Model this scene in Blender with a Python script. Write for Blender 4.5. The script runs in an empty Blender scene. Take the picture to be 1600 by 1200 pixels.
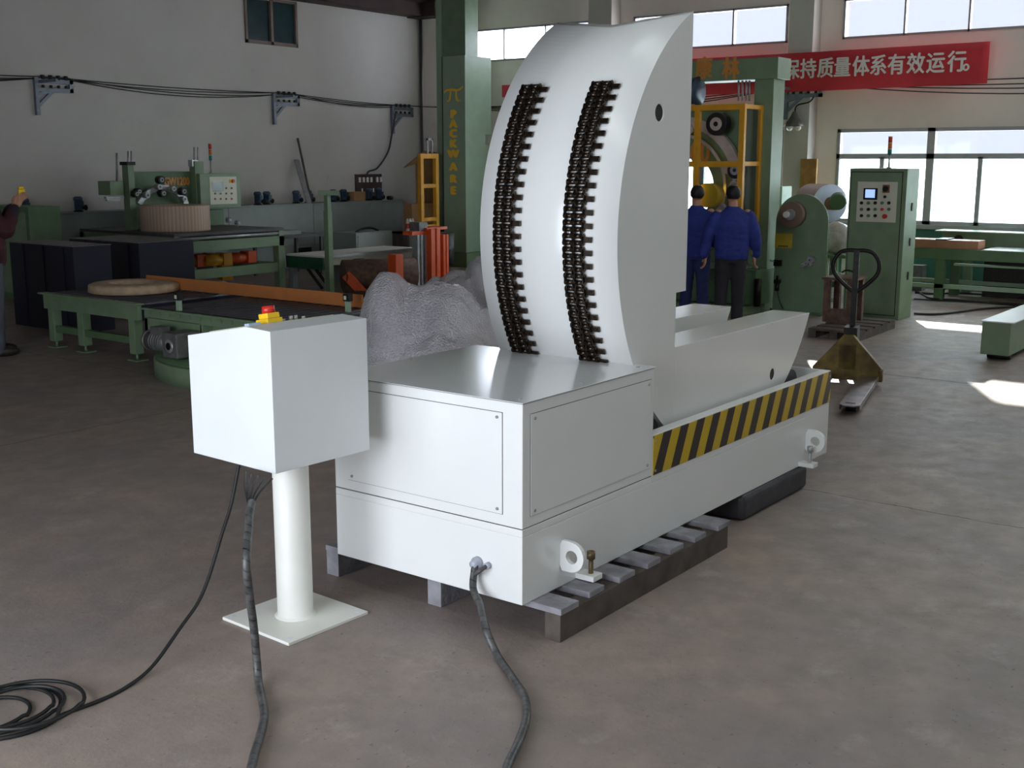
import bpy, bmesh, math, random
from mathutils import Vector, Matrix, noise
random.seed(7)
PI = math.pi
SC = bpy.context.scene
COL = SC.collection

# ------------------------------------------------------------------ camera
CAM = Vector((-3.744, -2.769, 2.0)); YAW = .646; PITCH = .18975; FPX = 1822.0
cd = bpy.data.cameras.new('camera'); cam = bpy.data.objects.new('camera', cd); COL.objects.link(cam)
cd.sensor_width = 36.0; cd.lens = 36.0 * FPX / 1600; cd.clip_start = .05; cd.clip_end = 300
cam.location = CAM; cam.rotation_euler = (PI / 2 - PITCH, 0, YAW - PI / 2)
SC.camera = cam
FW = Vector((math.cos(YAW) * math.cos(PITCH), math.sin(YAW) * math.cos(PITCH), -math.sin(PITCH)))
RT = Vector((math.sin(YAW), -math.cos(YAW), 0)); UP = RT.cross(FW)

def ray(x, y): return FW + RT * ((x - 800) / FPX) - UP * ((y - 600) / FPX)
def G(x, y, z=0.0): d = ray(x, y); return CAM + d * ((z - CAM.z) / d.z)          # a point at height z
def WX(x, y, X): d = ray(x, y); return CAM + d * ((X - CAM.x) / d.x)
def WY(x, y, Y): d = ray(x, y); return CAM + d * ((Y - CAM.y) / d.y)
def VP(x, y, A, B):                                                              # a point above the ground line A-B
    n = Vector((B.y - A.y, A.x - B.x, 0)); d = ray(x, y); return CAM + d * ((Vector((A.x, A.y, 0)) - Vector((CAM.x, CAM.y, 0))).dot(n) / d.dot(n))

# ------------------------------------------------------------------ light
SC.view_settings.view_transform = 'Standard'; SC.view_settings.look = 'None'
SC.view_settings.exposure = 0.0; SC.view_settings.gamma = 1.0
SC.view_settings.use_curve_mapping = False
w = bpy.data.worlds.new('world'); SC.world = w; w.use_nodes = True
bg = w.node_tree.nodes['Background']; bg.inputs[0].default_value = (.87, .91, 1, 1); bg.inputs[1].default_value = 1.12

def sun(direction, strength, color, angle):
    l = bpy.data.lights.new('sun', 'SUN'); l.energy = strength; l.color = color; l.angle = angle
    o = bpy.data.objects.new('sun', l); COL.objects.link(o)
    o.rotation_euler = Vector(direction).to_track_quat('-Z', 'Y').to_euler()
def area(name, loc, direction, sx, sy, radiance, color):
    l = bpy.data.lights.new(name, 'AREA'); l.shape = 'RECTANGLE'; l.size = sx; l.size_y = sy
    l.energy = radiance * PI * sx * sy; l.color = color
    o = bpy.data.objects.new(name, l); COL.objects.link(o); o.location = loc
    o.rotation_euler = Vector(direction).to_track_quat('-Z', 'Y').to_euler()
sun((-8.6, -4.78, -4.32), 26.0, (1, .93, .80), .012)
area('door_daylight', (-5.4, .4, 1.6), (1, 0, 0), 4.6, 3.1, 7.6, (.80, .89, 1.0))
for yc, wd, rd in ((11.2, 2.9, 17), (7.25, 3.0, 9), (3.3, 3.0, 9), (-.7, 3.0, 9)):
    area('high_window_daylight', (15.38, yc, 4.245), (-1, 0, 0), wd, .60, rd, (.93, .92, 1))
for yc, wd in ((7.3, 3.1), (3.25, 3.1), (-.8, 3.1)):
    area('low_window_daylight', (15.38, yc, 1.745), (-1, 0, 0), wd, 1.45, 6.5, (.93, .92, 1))
for xc in (-1.0, 4.5, 10.5):  # added fill from the unseen side wall, for faces turned that way
    area('side_fill_light', (xc, -10.35, 2.6), (0, 1, 0), 3.6, 2.6, .22, (1.0, .93, .85))
for xc, st in ((-2.6, 1.9), (1.6, .9), (7.2, 1.2), (12.4, 3.4)):  # added soft fill from above, under roof openings made for it
    area('roof_fill_light', (xc, -3.4, 6.60), (0, .24, -.97), 1.2, 6.4, st, (1.0, .95, .92))

# ------------------------------------------------------------------ materials
def lin(h):
    h = h.lstrip('#'); r = []
    for i in (0, 2, 4):
        c = int(h[i:i + 2], 16) / 255; r.append(c / 12.92 if c <= .04045 else ((c + .055) / 1.055) ** 2.4)
    return (*r, 1)
MATS = {}
def mat(name, col, rough=.5, metal=0.0, var=.12, scale=6.0, bump=0.0, bscale=60.0, col2=None, coat=0.0, spec=.5, detail=4):
    if name in MATS: return MATS[name]
    m = bpy.data.materials.new(name); m.use_nodes = True; nt = m.node_tree; N = nt.nodes; L = nt.links
    b = N['Principled BSDF']; b.inputs['Roughness'].default_value = rough; b.inputs['Metallic'].default_value = metal
    b.inputs['Specular IOR Level'].default_value = spec
    if coat: b.inputs['Coat Weight'].default_value = coat; b.inputs['Coat Roughness'].default_value = .12
    c = lin(col) if isinstance(col, str) else (*col, 1)
    tc = N.new('ShaderNodeTexCoord'); nz = N.new('ShaderNodeTexNoise'); nz.inputs['Scale'].default_value = scale; nz.inputs['Detail'].default_value = detail
    L.new(tc.outputs['Object'], nz.inputs['Vector'])
    rp = N.new('ShaderNodeValToRGB'); rp.color_ramp.elements[0].position = .35; rp.color_ramp.elements[1].position = .68
    c2 = (lin(col2) if isinstance(col2, str) else (*col2, 1)) if col2 else tuple([min(1, v * (1 + var)) for v in c[:3]] + [1])
    c1 = c if col2 else tuple([v * (1 - var) for v in c[:3]] + [1])
    rp.color_ramp.elements[0].color = c1; rp.color_ramp.elements[1].color = c2
    L.new(nz.outputs['Fac'], rp.inputs['Fac']); L.new(rp.outputs['Color'], b.inputs['Base Color'])
    if bump:
        n2 = N.new('ShaderNodeTexNoise'); n2.inputs['Scale'].default_value = bscale; n2.inputs['Detail'].default_value = 3
        L.new(tc.outputs['Object'], n2.inputs['Vector'])
        bp = N.new('ShaderNodeBump'); bp.inputs['Strength'].default_value = bump; bp.inputs['Distance'].default_value = .01
        L.new(n2.outputs['Fac'], bp.inputs['Height']); L.new(bp.outputs['Normal'], b.inputs['Normal'])
    MATS[name] = m; return m

WHITE = mat('white_enamel', '#e7e6e3', .24, var=.015, scale=2, coat=.25)
COVERM = mat('glossy_cover', '#e4e3e3', .17, var=.01, scale=2, coat=.4)
CWHITE = mat('console_white', '#dcdddd', .42, var=.02, scale=3)
CREAM = mat('cream_paint', '#e2dfd6', .45, var=.04, scale=4)
GREEN = mat('machine_green', '#74896a', .45, var=.08, scale=5)
DGREEN = mat('dark_green', '#56704f', .5, var=.12, scale=5)
LGREEN = mat('light_green', '#93a88f', .45, var=.06, scale=5)
NAVY = mat('navy_sheet', '#0f1226', .5, var=.2, scale=3)
BLACK = mat('black_rubber', '#151515', .55, var=.2)
DARK = mat('dark_steel', '#2a2725', .42, .7, var=.25, scale=40)
CHAINM = mat('oiled_chain_steel', '#4a4038', .3, .9, var=.3, scale=60)
STEEL = mat('bare_steel', '#a8a8a8', .32, .45, var=.15, scale=14)
IRON = mat('galvanised_iron', '#7c828c', .5, .4, var=.15, scale=10)
GREY = mat('grey_paint', '#8d938f', .5, var=.06, scale=4)
DGREY = mat('dark_grey_paint', '#4c4a4c', .55, var=.12, scale=6)
YEL = mat('guard_yellow', '#d99a1e', .45, var=.08)
ORA = mat('frame_orange', '#d9531c', .45, var=.08)
YBR = mat('bright_yellow', '#f2c624', .4, var=.04)
RED = mat('button_red', '#c3271c', .35, var=.05)
REDB = mat('dark_red', '#7c2018', .5, var=.05)
WOOD = mat('old_grey_wood', '#787479', .8, var=.2, scale=9, bump=.4, bscale=40, col2='#9a979b')
WOODD = mat('dark_brown_wood', '#463d38', .8, col2='#5e534c', scale=8, bump=.4, bscale=30)
CARD = mat('brown_cardboard', '#a87e54', .8, var=.1, scale=5)
CARDR = mat('orange_cardboard', '#b8713a', .75, var=.07, scale=5)
KRAFT = mat('kraft_paper', '#b59a7e', .7, var=.15, scale=12, bump=.3, bscale=30)
RUST = mat('rusty_steel', '#55423a', .7, .2, col2='#7a5a48', scale=14)
LBLUE = mat('motor_blue', '#34475c', .45, var=.15)
MGREY = mat('motor_grey', '#6c6a68', .5, .3, var=.2, scale=14)
PANEL = mat('panel_face', '#d2cfba', .5, var=.02)
SCR = mat('dark_screen', '#20242c', .15, var=.1)
JBLUE = mat('blue_work_cloth', '#22307a', .85, var=.14, scale=9, bump=.5, bscale=14)
TROU = mat('dark_trouser_cloth', '#26242a', .9, var=.15, scale=9, bump=.5, bscale=14)
TRBL = mat('navy_trouser_cloth', '#26305c', .9, var=.15, scale=9, bump=.5, bscale=14)
TRGR = mat('grey_trouser_cloth', '#53555f', .9, var=.12, scale=9, bump=.5, bscale=14)
SKIN = mat('skin', '#b58468', .55, var=.05)
HAIR = mat('black_hair', '#120f0e', .6, var=.2, scale=60)
LETY = mat('letter_yellow', '#ffcc40', .5, var=.03)
LETW = mat('letter_white', '#eee6e2', .6, var=.03)
LETO = mat('letter_orange', '#c8863a', .5, var=.05)

def emis(name, col, s):
    m = bpy.data.materials.new(name); m.use_nodes = True; b = m.node_tree.nodes['Principled BSDF']
    b.inputs['Base Color'].default_value = lin(col); b.inputs['Emission Color'].default_value = lin(col); b.inputs['Emission Strength'].default_value = s
    b.inputs['Roughness'].default_value = .3
    return m
SCRB = emis('lit_screen', '#a8c8ff', .9)

def custom(name, fn, rough=.5, metal=0):
    m = bpy.data.materials.new(name); m.use_nodes = True; nt = m.node_tree; b = nt.nodes['Principled BSDF']
    b.inputs['Roughness'].default_value = rough; b.inputs['Metallic'].default_value = metal
    fn(nt, nt.nodes, nt.links, b); return m
def mth(N, L, op, a, b=None, c=None):
    n = N.new('ShaderNodeMath'); n.operation = op
    for i, v in enumerate((a, b, c)):
        if v is None: continue
        if hasattr(v, 'links'): L.new(v, n.inputs[i])
        else: n.inputs[i].default_value = v
    return n.outputs[0]
def mixc(N, L, f, a, b):
    n = N.new('ShaderNodeMix'); n.data_type = 'RGBA'
    L.new(f, n.inputs[0]) if hasattr(f, 'links') else setattr(n.inputs[0], 'default_value', f)
    for i, v in ((6, a), (7, b)):
        if hasattr(v, 'links'): L.new(v, n.inputs[i])
        else: n.inputs[i].default_value = v
    return n.outputs[2]
def noi(N, L, vec, s, d=4, r=.5):
    n = N.new('ShaderNodeTexNoise'); n.inputs['Scale'].default_value = s; n.inputs['Detail'].default_value = d; n.inputs['Roughness'].default_value = r
    L.new(vec, n.inputs['Vector']); return n.outputs['Fac']
def rampf(N, L, f, a, b, ca=0.0, cb=1.0):
    n = N.new('ShaderNodeMapRange'); L.new(f, n.inputs[0])
    for i, v in enumerate((a, b, ca, cb)): n.inputs[i + 1].default_value = v
    return n.outputs[0]

def f_floor(nt, N, L, b):
    tc = N.new('ShaderNodeTexCoord'); v = tc.outputs['Object']
    big = rampf(N, L, noi(N, L, v, .9, 5, .6), .32, .68); mid = rampf(N, L, noi(N, L, v, 5, 6, .65), .35, .7)
    c = mixc(N, L, big, lin('#857a78'), lin('#a08c7e')); c = mixc(N, L, mth(N, L, 'MULTIPLY', mid, .65), c, lin('#7b726c'))
    spots = rampf(N, L, noi(N, L, v, 30, 3, .6), .66, .72); c = mixc(N, L, mth(N, L, 'MULTIPLY', spots, .55), c, lin('#3c3836'))
    scf = rampf(N, L, noi(N, L, v, 2.3, 8, .75), .56, .70); c = mixc(N, L, mth(N, L, 'MULTIPLY', scf, .5), c, lin('#b3a9a2'))
    sep = N.new('ShaderNodeSeparateXYZ'); L.new(v, sep.inputs[0])
    wob = mth(N, L, 'MULTIPLY', mth(N, L, 'SUBTRACT', noi(N, L, v, 4, 4), .5), .12)
    lines = None
    for ax, pos, wd in ((0, 7.1, .012), (0, 11.3, .012), (1, 5.0, .006), (0, 2.9, .005), (1, -3.2, .006)):
        d = mth(N, L, 'ABSOLUTE', mth(N, L, 'SUBTRACT', mth(N, L, 'ADD', sep.outputs[ax], wob), pos))
        q = mth(N, L, 'LESS_THAN', d, wd); lines = q if lines is None else mth(N, L, 'MAXIMUM', lines, q)
    c = mixc(N, L, mth(N, L, 'MULTIPLY', lines, .75), c, lin('#2c2826'))
    L.new(c, b.inputs['Base Color'])
    L.new(rampf(N, L, mid, 0, 1, .5, .68), b.inputs['Roughness'])
    bp = N.new('ShaderNodeBump'); bp.inputs['Strength'].default_value = .25; bp.inputs['Distance'].default_value = .01
    L.new(noi(N, L, v, 30, 6, .7), bp.inputs['Height']); L.new(bp.outputs['Normal'], b.inputs['Normal'])
FLOORM = custom('worn_concrete', f_floor)

def f_wall(base, low, hz):
    def f(nt, N, L, b):
        tc = N.new('ShaderNodeTexCoord'); v = tc.outputs['Object']
        c = mixc(N, L, rampf(N, L, noi(N, L, v, .8, 5, .6), .3, .7), lin(base), tuple([x * .88 for x in lin(base)[:3]] + [1]))
        st = rampf(N, L, noi(N, L, v, 3.2, 6, .7), .66, .76); c = mixc(N, L, mth(N, L, 'MULTIPLY', st, .25), c, lin('#8a8272'))
        sep = N.new('ShaderNodeSeparateXYZ'); L.new(v, sep.inputs[0])
        if low:
            c = mixc(N, L, mth(N, L, 'LESS_THAN', sep.outputs[2], hz), c, lin(low))
        L.new(c, b.inputs['Base Color'])
        bp = N.new('ShaderNodeBump'); bp.inputs['Strength'].default_value = .15; bp.inputs['Distance'].default_value = .01
        L.new(noi(N, L, v, 14, 5), bp.inputs['Height']); L.new(bp.outputs['Normal'], b.inputs['Normal'])
    return f
WALLM = custom('limewashed_wall', f_wall('#c9c4bd', None, 0), .9)
WALLG = custom('wall_with_green_dado', f_wall('#f0e6dd', '#4f8575', .96), .85)
WALLD = custom('low_bounce_wall', f_wall('#8a837c', None, 0), .9)  # darkened tone for unseen walls, to cut the light they bounce
ROOFM = mat('dark_brown_roof', '#3c2c28', .8, var=.2, scale=2)

def f_stripes(nt, N, L, b):
    tc = N.new('ShaderNodeTexCoord'); sep = N.new('ShaderNodeSeparateXYZ'); L.new(tc.outputs['Object'], sep.inputs[0])
    s = mth(N, L, 'SUBTRACT', sep.outputs[0], mth(N, L, 'MULTIPLY', sep.outputs[2], .47))
    fr = mth(N, L, 'FRACT', mth(N, L, 'ADD', mth(N, L, 'DIVIDE', s, .1745), .688))
    c = mixc(N, L, mth(N, L, 'LESS_THAN', fr, .5), lin('#2e2724'), lin('#c9a81c')); L.new(c, b.inputs['Base Color'])
STRIPE = custom('hazard_stripes', f_stripes, .3)

def f_coil(nt, N, L, b):
    tc = N.new('ShaderNodeTexCoord'); sep = N.new('ShaderNodeSeparateXYZ'); L.new(tc.outputs['Object'], sep.inputs[0])
    a = mth(N, L, 'ARCTAN2', sep.outputs[1], sep.outputs[0])
    wv = mth(N, L, 'FRACT', mth(N, L, 'MULTIPLY', a, 9.0)); wv = rampf(N, L, wv, 0, 1, 0, 1)
    c = mixc(N, L, wv, lin('#a88a74'), lin('#c6ae9a')); L.new(c, b.inputs['Base Color'])
COILM = custom('wrapped_kraft', f_coil, .55)

def f_braid(nt, N, L, b):
    tc = N.new('ShaderNodeTexCoord'); n = N.new('ShaderNodeTexNoise'); n.inputs['Scale'].default_value = 26; L.new(tc.outputs['Object'], n.inputs['Vector'])
    uv = tc.outputs['UV']; sep = N.new('ShaderNodeSeparateXYZ'); L.new(uv, sep.inputs[0])
    fr = mth(N, L, 'FRACT', mth(N, L, 'ADD', mth(N, L, 'MULTIPLY', sep.outputs[0], 28.0), sep.outputs[1]))
    edge = mth(N, L, 'LESS_THAN', fr, .16)
    c = mixc(N, L, edge, lin('#403f40'), lin('#101010')); c = mixc(N, L, rampf(N, L, n.outputs['Fac'], .4, .7, 0, .5), c, lin('#73706c'))
    L.new(c, b.inputs['Base Color'])
    bp = N.new('ShaderNodeBump'); bp.inputs['Strength'].default_value = .8; bp.inputs['Distance'].default_value = .004
    L.new(fr, bp.inputs['Height']); L.new(bp.outputs['Normal'], b.inputs['Normal'])
BRAID = custom('spiral_wrap', f_braid, .42)

def f_bubble(nt, N, L, b):
    tc = N.new('ShaderNodeTexCoord'); v = tc.outputs['Object']
    vo = N.new('ShaderNodeTexVoronoi'); vo.inputs['Scale'].default_value = 60; L.new(v, vo.inputs['Vector'])
    h = mth(N, L, 'ADD', mth(N, L, 'MULTIPLY', mth(N, L, 'SUBTRACT', 1.0, vo.outputs['Distance']), .5), mth(N, L, 'MULTIPLY', noi(N, L, v, 7, 3, .5), .9))
    bp = N.new('ShaderNodeBump'); bp.inputs['Strength'].default_value = 1.0; bp.inputs['Distance'].default_value = .035
    L.new(h, bp.inputs['Height']); L.new(bp.outputs['Normal'], b.inputs['Normal'])
    c = mixc(N, L, rampf(N, L, noi(N, L, v, 3, 4), .35, .7), lin('#e2dce0'), lin('#bfb9bd')); L.new(c, b.inputs['Base Color'])
    b.inputs['Roughness'].default_value = .2
    out = N['Material Output']; tr = N.new('ShaderNodeBsdfTransparent'); mx = N.new('ShaderNodeMixShader')
    mx.inputs[0].default_value = .72; L.new(tr.outputs[0], mx.inputs[1]); L.new(b.outputs[0], mx.inputs[2]); L.new(mx.outputs[0], out.inputs['Surface'])
BUBBLE = custom('bubble_wrap_film', f_bubble, .3)

def glass(name, col, gl=.12, rough=.03):
    m = bpy.data.materials.new(name); m.use_nodes = True; nt = m.node_tree; N = nt.nodes; L = nt.links; N.clear()
    o = N.new('ShaderNodeOutputMaterial'); t = N.new('ShaderNodeBsdfTransparent'); t.inputs[0].default_value = col
    g = N.new('ShaderNodeBsdfGlossy'); g.inputs['Roughness'].default_value = rough; mx = N.new('ShaderNodeMixShader'); mx.inputs[0].default_value = gl
    L.new(t.outputs[0], mx.inputs[1]); L.new(g.outputs[0], mx.inputs[2]); L.new(mx.outputs[0], o.inputs[0]); return m
CLEAR = glass('clear_glass', (.96, .98, 1, 1), .06)
ACRYL = glass('acrylic_sheet', (.90, .92, .98, 1), .08)
def frosted():
    m = bpy.data.materials.new('frosted_glass'); m.use_nodes = True; nt = m.node_tree; N = nt.nodes; L = nt.links; N.clear()
    o = N.new('ShaderNodeOutputMaterial'); t = N.new('ShaderNodeBsdfTranslucent'); t.inputs[0].default_value = (.78, .9, .93, 1)
    g = N.new('ShaderNodeBsdfDiffuse'); g.inputs[0].default_value = (.8, .85, .85, 1); mx = N.new('ShaderNodeMixShader'); mx.inputs[0].default_value = .15
    L.new(t.outputs[0], mx.inputs[1]); L.new(g.outputs[0], mx.inputs[2]); L.new(mx.outputs[0], o.inputs[0]); return m
FROST = frosted()
def diffusing():
    m = FROST.copy(); m.name = 'sun_diffusing_glass'; [setattr(n.inputs[0], 'default_value', (.8, .84, .9, 1)) for n in m.node_tree.nodes if n.type == 'BSDF_TRANSLUCENT']; return m
DIFFUSER = diffusing()  # frosting added to one high window to spread the sun
DGLASS = mat('dark_teal_glass', '#2a3f44', .15, var=.15, scale=3)
ALU = mat('window_aluminium', '#a7a5a8', .45, .2, var=.05)
SASH = mat('brown_sash', '#7a6a60', .6, var=.1)
BANNER = mat('red_banner_cloth', '#d23a44', .8, var=.08, scale=2, bump=.3, bscale=5)

# ------------------------------------------------------------------ mesh helpers
class MB:
    def __init__(s, xf=None): s.v = []; s.f = []; s.sm = []; s.uv = []; s.xf = xf
    def add(s, vs, fs, smooth=False, uvs=None):
        o = len(s.v); s.v += [Vector(p) for p in vs]; s.f += [[i + o for i in f] for f in fs]; s.sm += [smooth] * len(fs)
        s.uv += uvs if uvs else [None] * len(fs)
        return s
    def box(s, x0, x1, y0, y1, z0, z1, m=None):
        vs = [(x, y, z) for z in (z0, z1) for y in (y0, y1) for x in (x0, x1)]
        if m is not None: vs = [m @ Vector(p) for p in vs]
        return s.add(vs, [(0, 2, 3, 1), (4, 5, 7, 6), (0, 1, 5, 4), (2, 6, 7, 3), (0, 4, 6, 2), (1, 3, 7, 5)])
    def cyl(s, a, b, r, n=16, r2=None, caps=True, smooth=True):
        a, b = Vector(a), Vector(b); d = (b - a).normalized(); r2 = r if r2 is None else r2
        u = d.orthogonal().normalized(); w_ = d.cross(u)
        vs = []
        for p, q in ((a, r), (b, r2)): vs += [p + (u * math.cos(2 * PI * i / n) + w_ * math.sin(2 * PI * i / n)) * q for i in range(n)]
        s.add(vs, [(i, (i + 1) % n, n + (i + 1) % n, n + i) for i in range(n)], smooth)
        if caps: o = len(s.v) - 2 * n; s.f += [[o + i for i in reversed(range(n))], [o + n + i for i in range(n)]]; s.sm += [False] * 2; s.uv += [None] * 2
        return s
    def bar(s, a, b, w_, h_=None, up=(0, 0, 1)):
        a, b = Vector(a), Vector(b); d = (b - a).normalized(); h_ = h_ or w_; up = Vector(up)
        if abs(d.dot(up)) > .98: up = Vector((1, 0, 0))
        sd = d.cross(up).normalized(); u = sd.cross(d)
        vs = [p + sd * (i * w_ / 2) + u * (j * h_ / 2) for p in (a, b) for i, j in ((-1, -1), (1, -1), (1, 1), (-1, 1))]
        return s.add(vs, [(3, 2, 1, 0), (4, 5, 6, 7), (0, 1, 5, 4), (1, 2, 6, 5), (2, 3, 7, 6), (3, 0, 4, 7)])
    def lathe(s, prof, c=(0, 0, 0), axis='Z', n=32, smooth=True):
        c = Vector(c); vs = []
        for r, h_ in prof:
            for i in range(n):
                a = 2 * PI * i / n; x, y = r * math.cos(a), r * math.sin(a)
                p = {'Z': (x, y, h_), 'X': (h_, x, y), 'Y': (x, h_, y)}[axis]; vs.append(c + Vector(p))
        fs = []
        for k in range(len(prof) - 1):
            for i in range(n): j = (i + 1) % n; fs.append((k * n + i, k * n + j, (k + 1) * n + j, (k + 1) * n + i))
        return s.add(vs, fs, smooth)
    def prism(s, pts, axis, a0, a1, smooth=False):       # pts 2-D polygon, extruded along axis
        n = len(pts)
        def P3(p, a): return {'X': (a, p[0], p[1]), 'Y': (p[0], a, p[1]), 'Z': (p[0], p[1], a)}[axis]
        vs = [P3(p, a0) for p in pts] + [P3(p, a1) for p in pts]
        s.add(vs, [(i, (i + 1) % n, n + (i + 1) % n, n + i) for i in range(n)], smooth)
        o = len(s.v) - 2 * n; s.f += [[o + i for i in reversed(range(n))], [o + n + i for i in range(n)]]; s.sm += [False] * 2; s.uv += [None] * 2
        return s
    def tube(s, pts, r, n=8, closed=False):
        P_ = [Vector(p) for p in pts]; m = len(P_); vs = []; fs = []; uvs = []; u = None; Ld = [0.0]
        for i in range(1, m): Ld.append(Ld[-1] + (P_[i] - P_[i - 1]).length)
        for i, p in enumerate(P_):
            d = (P_[(i + 1) % m] - P_[i - 1]) if closed else (P_[min(i + 1, m - 1)] - P_[max(i - 1, 0)]); d.normalize()
            u = d.orthogonal() if u is None else (u - d * u.dot(d)); u.normalize(); w_ = d.cross(u)
            rr = r[i] if isinstance(r, (list, tuple)) else r
            vs += [p + (u * math.cos(2 * PI * k / n) + w_ * math.sin(2 * PI * k / n)) * rr for k in range(n)]
        for i in range(m if closed else m - 1):
            j = (i + 1) % m
            for k in range(n):
                fs.append((i * n + k, i * n + (k + 1) % n, j * n + (k + 1) % n, j * n + k))
                l0, l1 = Ld[i], (Ld[j] if j else Ld[-1] + .05); uvs.append(((l0, k / n), (l0, (k + 1) / n), (l1, (k + 1) / n), (l1, k / n)))
        s.add(vs, fs, True, uvs)
        if not closed: o = len(s.v) - m * n; s.f += [[o + k for k in reversed(range(n))], [o + (m - 1) * n + k for k in range(n)]]; s.sm += [False] * 2; s.uv += [None] * 2
        return s
    def sphere(s, c, r, n=16, sc=(1, 1, 1)):
        k = n // 2; c = Vector(c); vs = []; fs = []
        for i in range(k + 1):
            t = PI * i / k
            for j in range(n): a = 2 * PI * j / n; vs.append(c + Vector((r * sc[0] * math.sin(t) * math.cos(a), r * sc[1] * math.sin(t) * math.sin(a), r * sc[2] * math.cos(t))))
        for i in range(k):
            for j in range(n): q = (j + 1) % n; fs.append((i * n + j, (i + 1) * n + j, (i + 1) * n + q, i * n + q))
        return s.add(vs, fs, True)
    def build(s, name, m, parent=None, bevel=0, seg=2, weld=False, kind=None):
        me = bpy.data.meshes.new(name); vs = [s.xf @ p for p in s.v] if s.xf is not None else s.v
        me.from_pydata([tuple(p) for p in vs], [], s.f); me.update()
        me.polygons.foreach_set('use_smooth', s.sm)
        if any(u is not None for u in s.uv):
            ul = me.uv_layers.new(name='UVMap').data
            for poly, u in zip(me.polygons, s.uv):
                if u:
                    for li, c in zip(poly.loop_indices, u): ul[li].uv = c
        bm = bmesh.new(); bm.from_mesh(me)
        if weld: bmesh.ops.remove_doubles(bm, verts=bm.verts, dist=1e-5)
        bmesh.ops.recalc_face_normals(bm, faces=bm.faces); bm.to_mesh(me); bm.free()
        me.materials.append(m); o = bpy.data.objects.new(name, me); COL.objects.link(o)
        if parent is not None: o.parent = parent
        if bevel:
            b = o.modifiers.new('bevel', 'BEVEL'); b.width = bevel; b.segments = seg; b.limit_method = 'ANGLE'; b.angle_limit = .7; b.harden_normals = False
        if kind: o['kind'] = kind
        return o
def B(x0, x1, y0, y1, z0, z1): return MB().box(x0, x1, y0, y1, z0, z1)
def tag(o, label, cat, group=None, kind=None):
    o['label'] = label; o['category'] = cat
    if group: o['group'] = group
    if kind: o['kind'] = kind
    return o
def thing(name, label, cat, loc=(0, 0, 0), rz=0.0, group=None):
    o = bpy.data.objects.new(name, None); COL.objects.link(o); o.location = loc; o.rotation_euler = (0, 0, rz); o.empty_display_size = .1
    return tag(o, label, cat, group)
def copy_tree(o, parent=None):
    c = o.copy(); COL.objects.link(c); c.parent = parent
    for ch in list(o.children): copy_tree(ch, c)
    return c
def struct(o): o['kind'] = 'structure'; return o
def catmull(pts, k=8):
    P_ = [Vector(p) for p in pts]; Q = [P_[0] * 2 - P_[1]] + P_ + [P_[-1] * 2 - P_[-2]]; out = []
    for i in range(1, len(Q) - 2):
        for j in range(k):
            t = j / k; a, b, c, d = Q[i - 1], Q[i], Q[i + 1], Q[i + 2]
            out.append(.5 * ((2 * b) + (c - a) * t + (2 * a - 5 * b + 4 * c - d) * t * t + (3 * b - a - 3 * c + d) * t ** 3))
    out.append(P_[-1]); return out
def text(name, body, size, m, parent, origin, xdir, ydir, offset=0.0, depth=.002, align='CENTER', sx=1.0, space=1.0, shear=0, bold=0.0):
    c = bpy.data.curves.new(name, 'FONT'); c.body = body; c.size = size; c.offset = offset; c.extrude = depth / 2
    c.align_x = align; c.align_y = 'CENTER'; c.space_character = space; c.resolution_u = 3; c.shear = shear
    t = bpy.data.objects.new(name, c); COL.objects.link(t)
    dg = bpy.context.evaluated_depsgraph_get(); me = bpy.data.meshes.new_from_object(t.evaluated_get(dg)); bpy.data.objects.remove(t)
    X = Vector(xdir).normalized(); Y = Vector(ydir).normalized(); Z = X.cross(Y); O = Vector(origin)
    if bold:                                                  # a heavier weight: the same outline repeated with tiny shifts
        bm = bmesh.new(); bm.from_mesh(me); src = list(bm.verts) + list(bm.edges) + list(bm.faces)
        for k, (dx, dy) in enumerate(((-bold, 0), (bold, 0), (0, bold * .6), (0, -bold * .6))):
            r_ = bmesh.ops.duplicate(bm, geom=src)
            for g_ in r_['geom']:
                if isinstance(g_, bmesh.types.BMVert): g_.co += Vector((dx, dy, .0002 * (k + 1)))
        bm.to_mesh(me); bm.free()
    for v in me.vertices: q = v.co.copy(); v.co = O + X * q.x * sx + Y * q.y + Z * q.z
    me.materials.clear(); me.materials.append(m); me.name = name
    o = bpy.data.objects.new(name, me); COL.objects.link(o)
    if parent is not None: o.parent = parent
    return o
def apply_mods(o):
    dg = bpy.context.evaluated_depsgraph_get(); me = bpy.data.meshes.new_from_object(o.evaluated_get(dg))
    o.modifiers.clear(); o.data = me; return o
def fuse(o, voxel, m, smooth=4):                 # closed overlapping pieces become one continuous skin
    r = o.modifiers.new('remesh', 'REMESH'); r.mode = 'VOXEL'; r.voxel_size = voxel; r.use_smooth_shade = True
    q = o.modifiers.new('smooth', 'SMOOTH'); q.iterations = smooth; q.factor = .5
    apply_mods(o); o.data.materials.clear(); o.data.materials.append(m)
    for p in o.data.polygons: p.use_smooth = True
    return o
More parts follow.
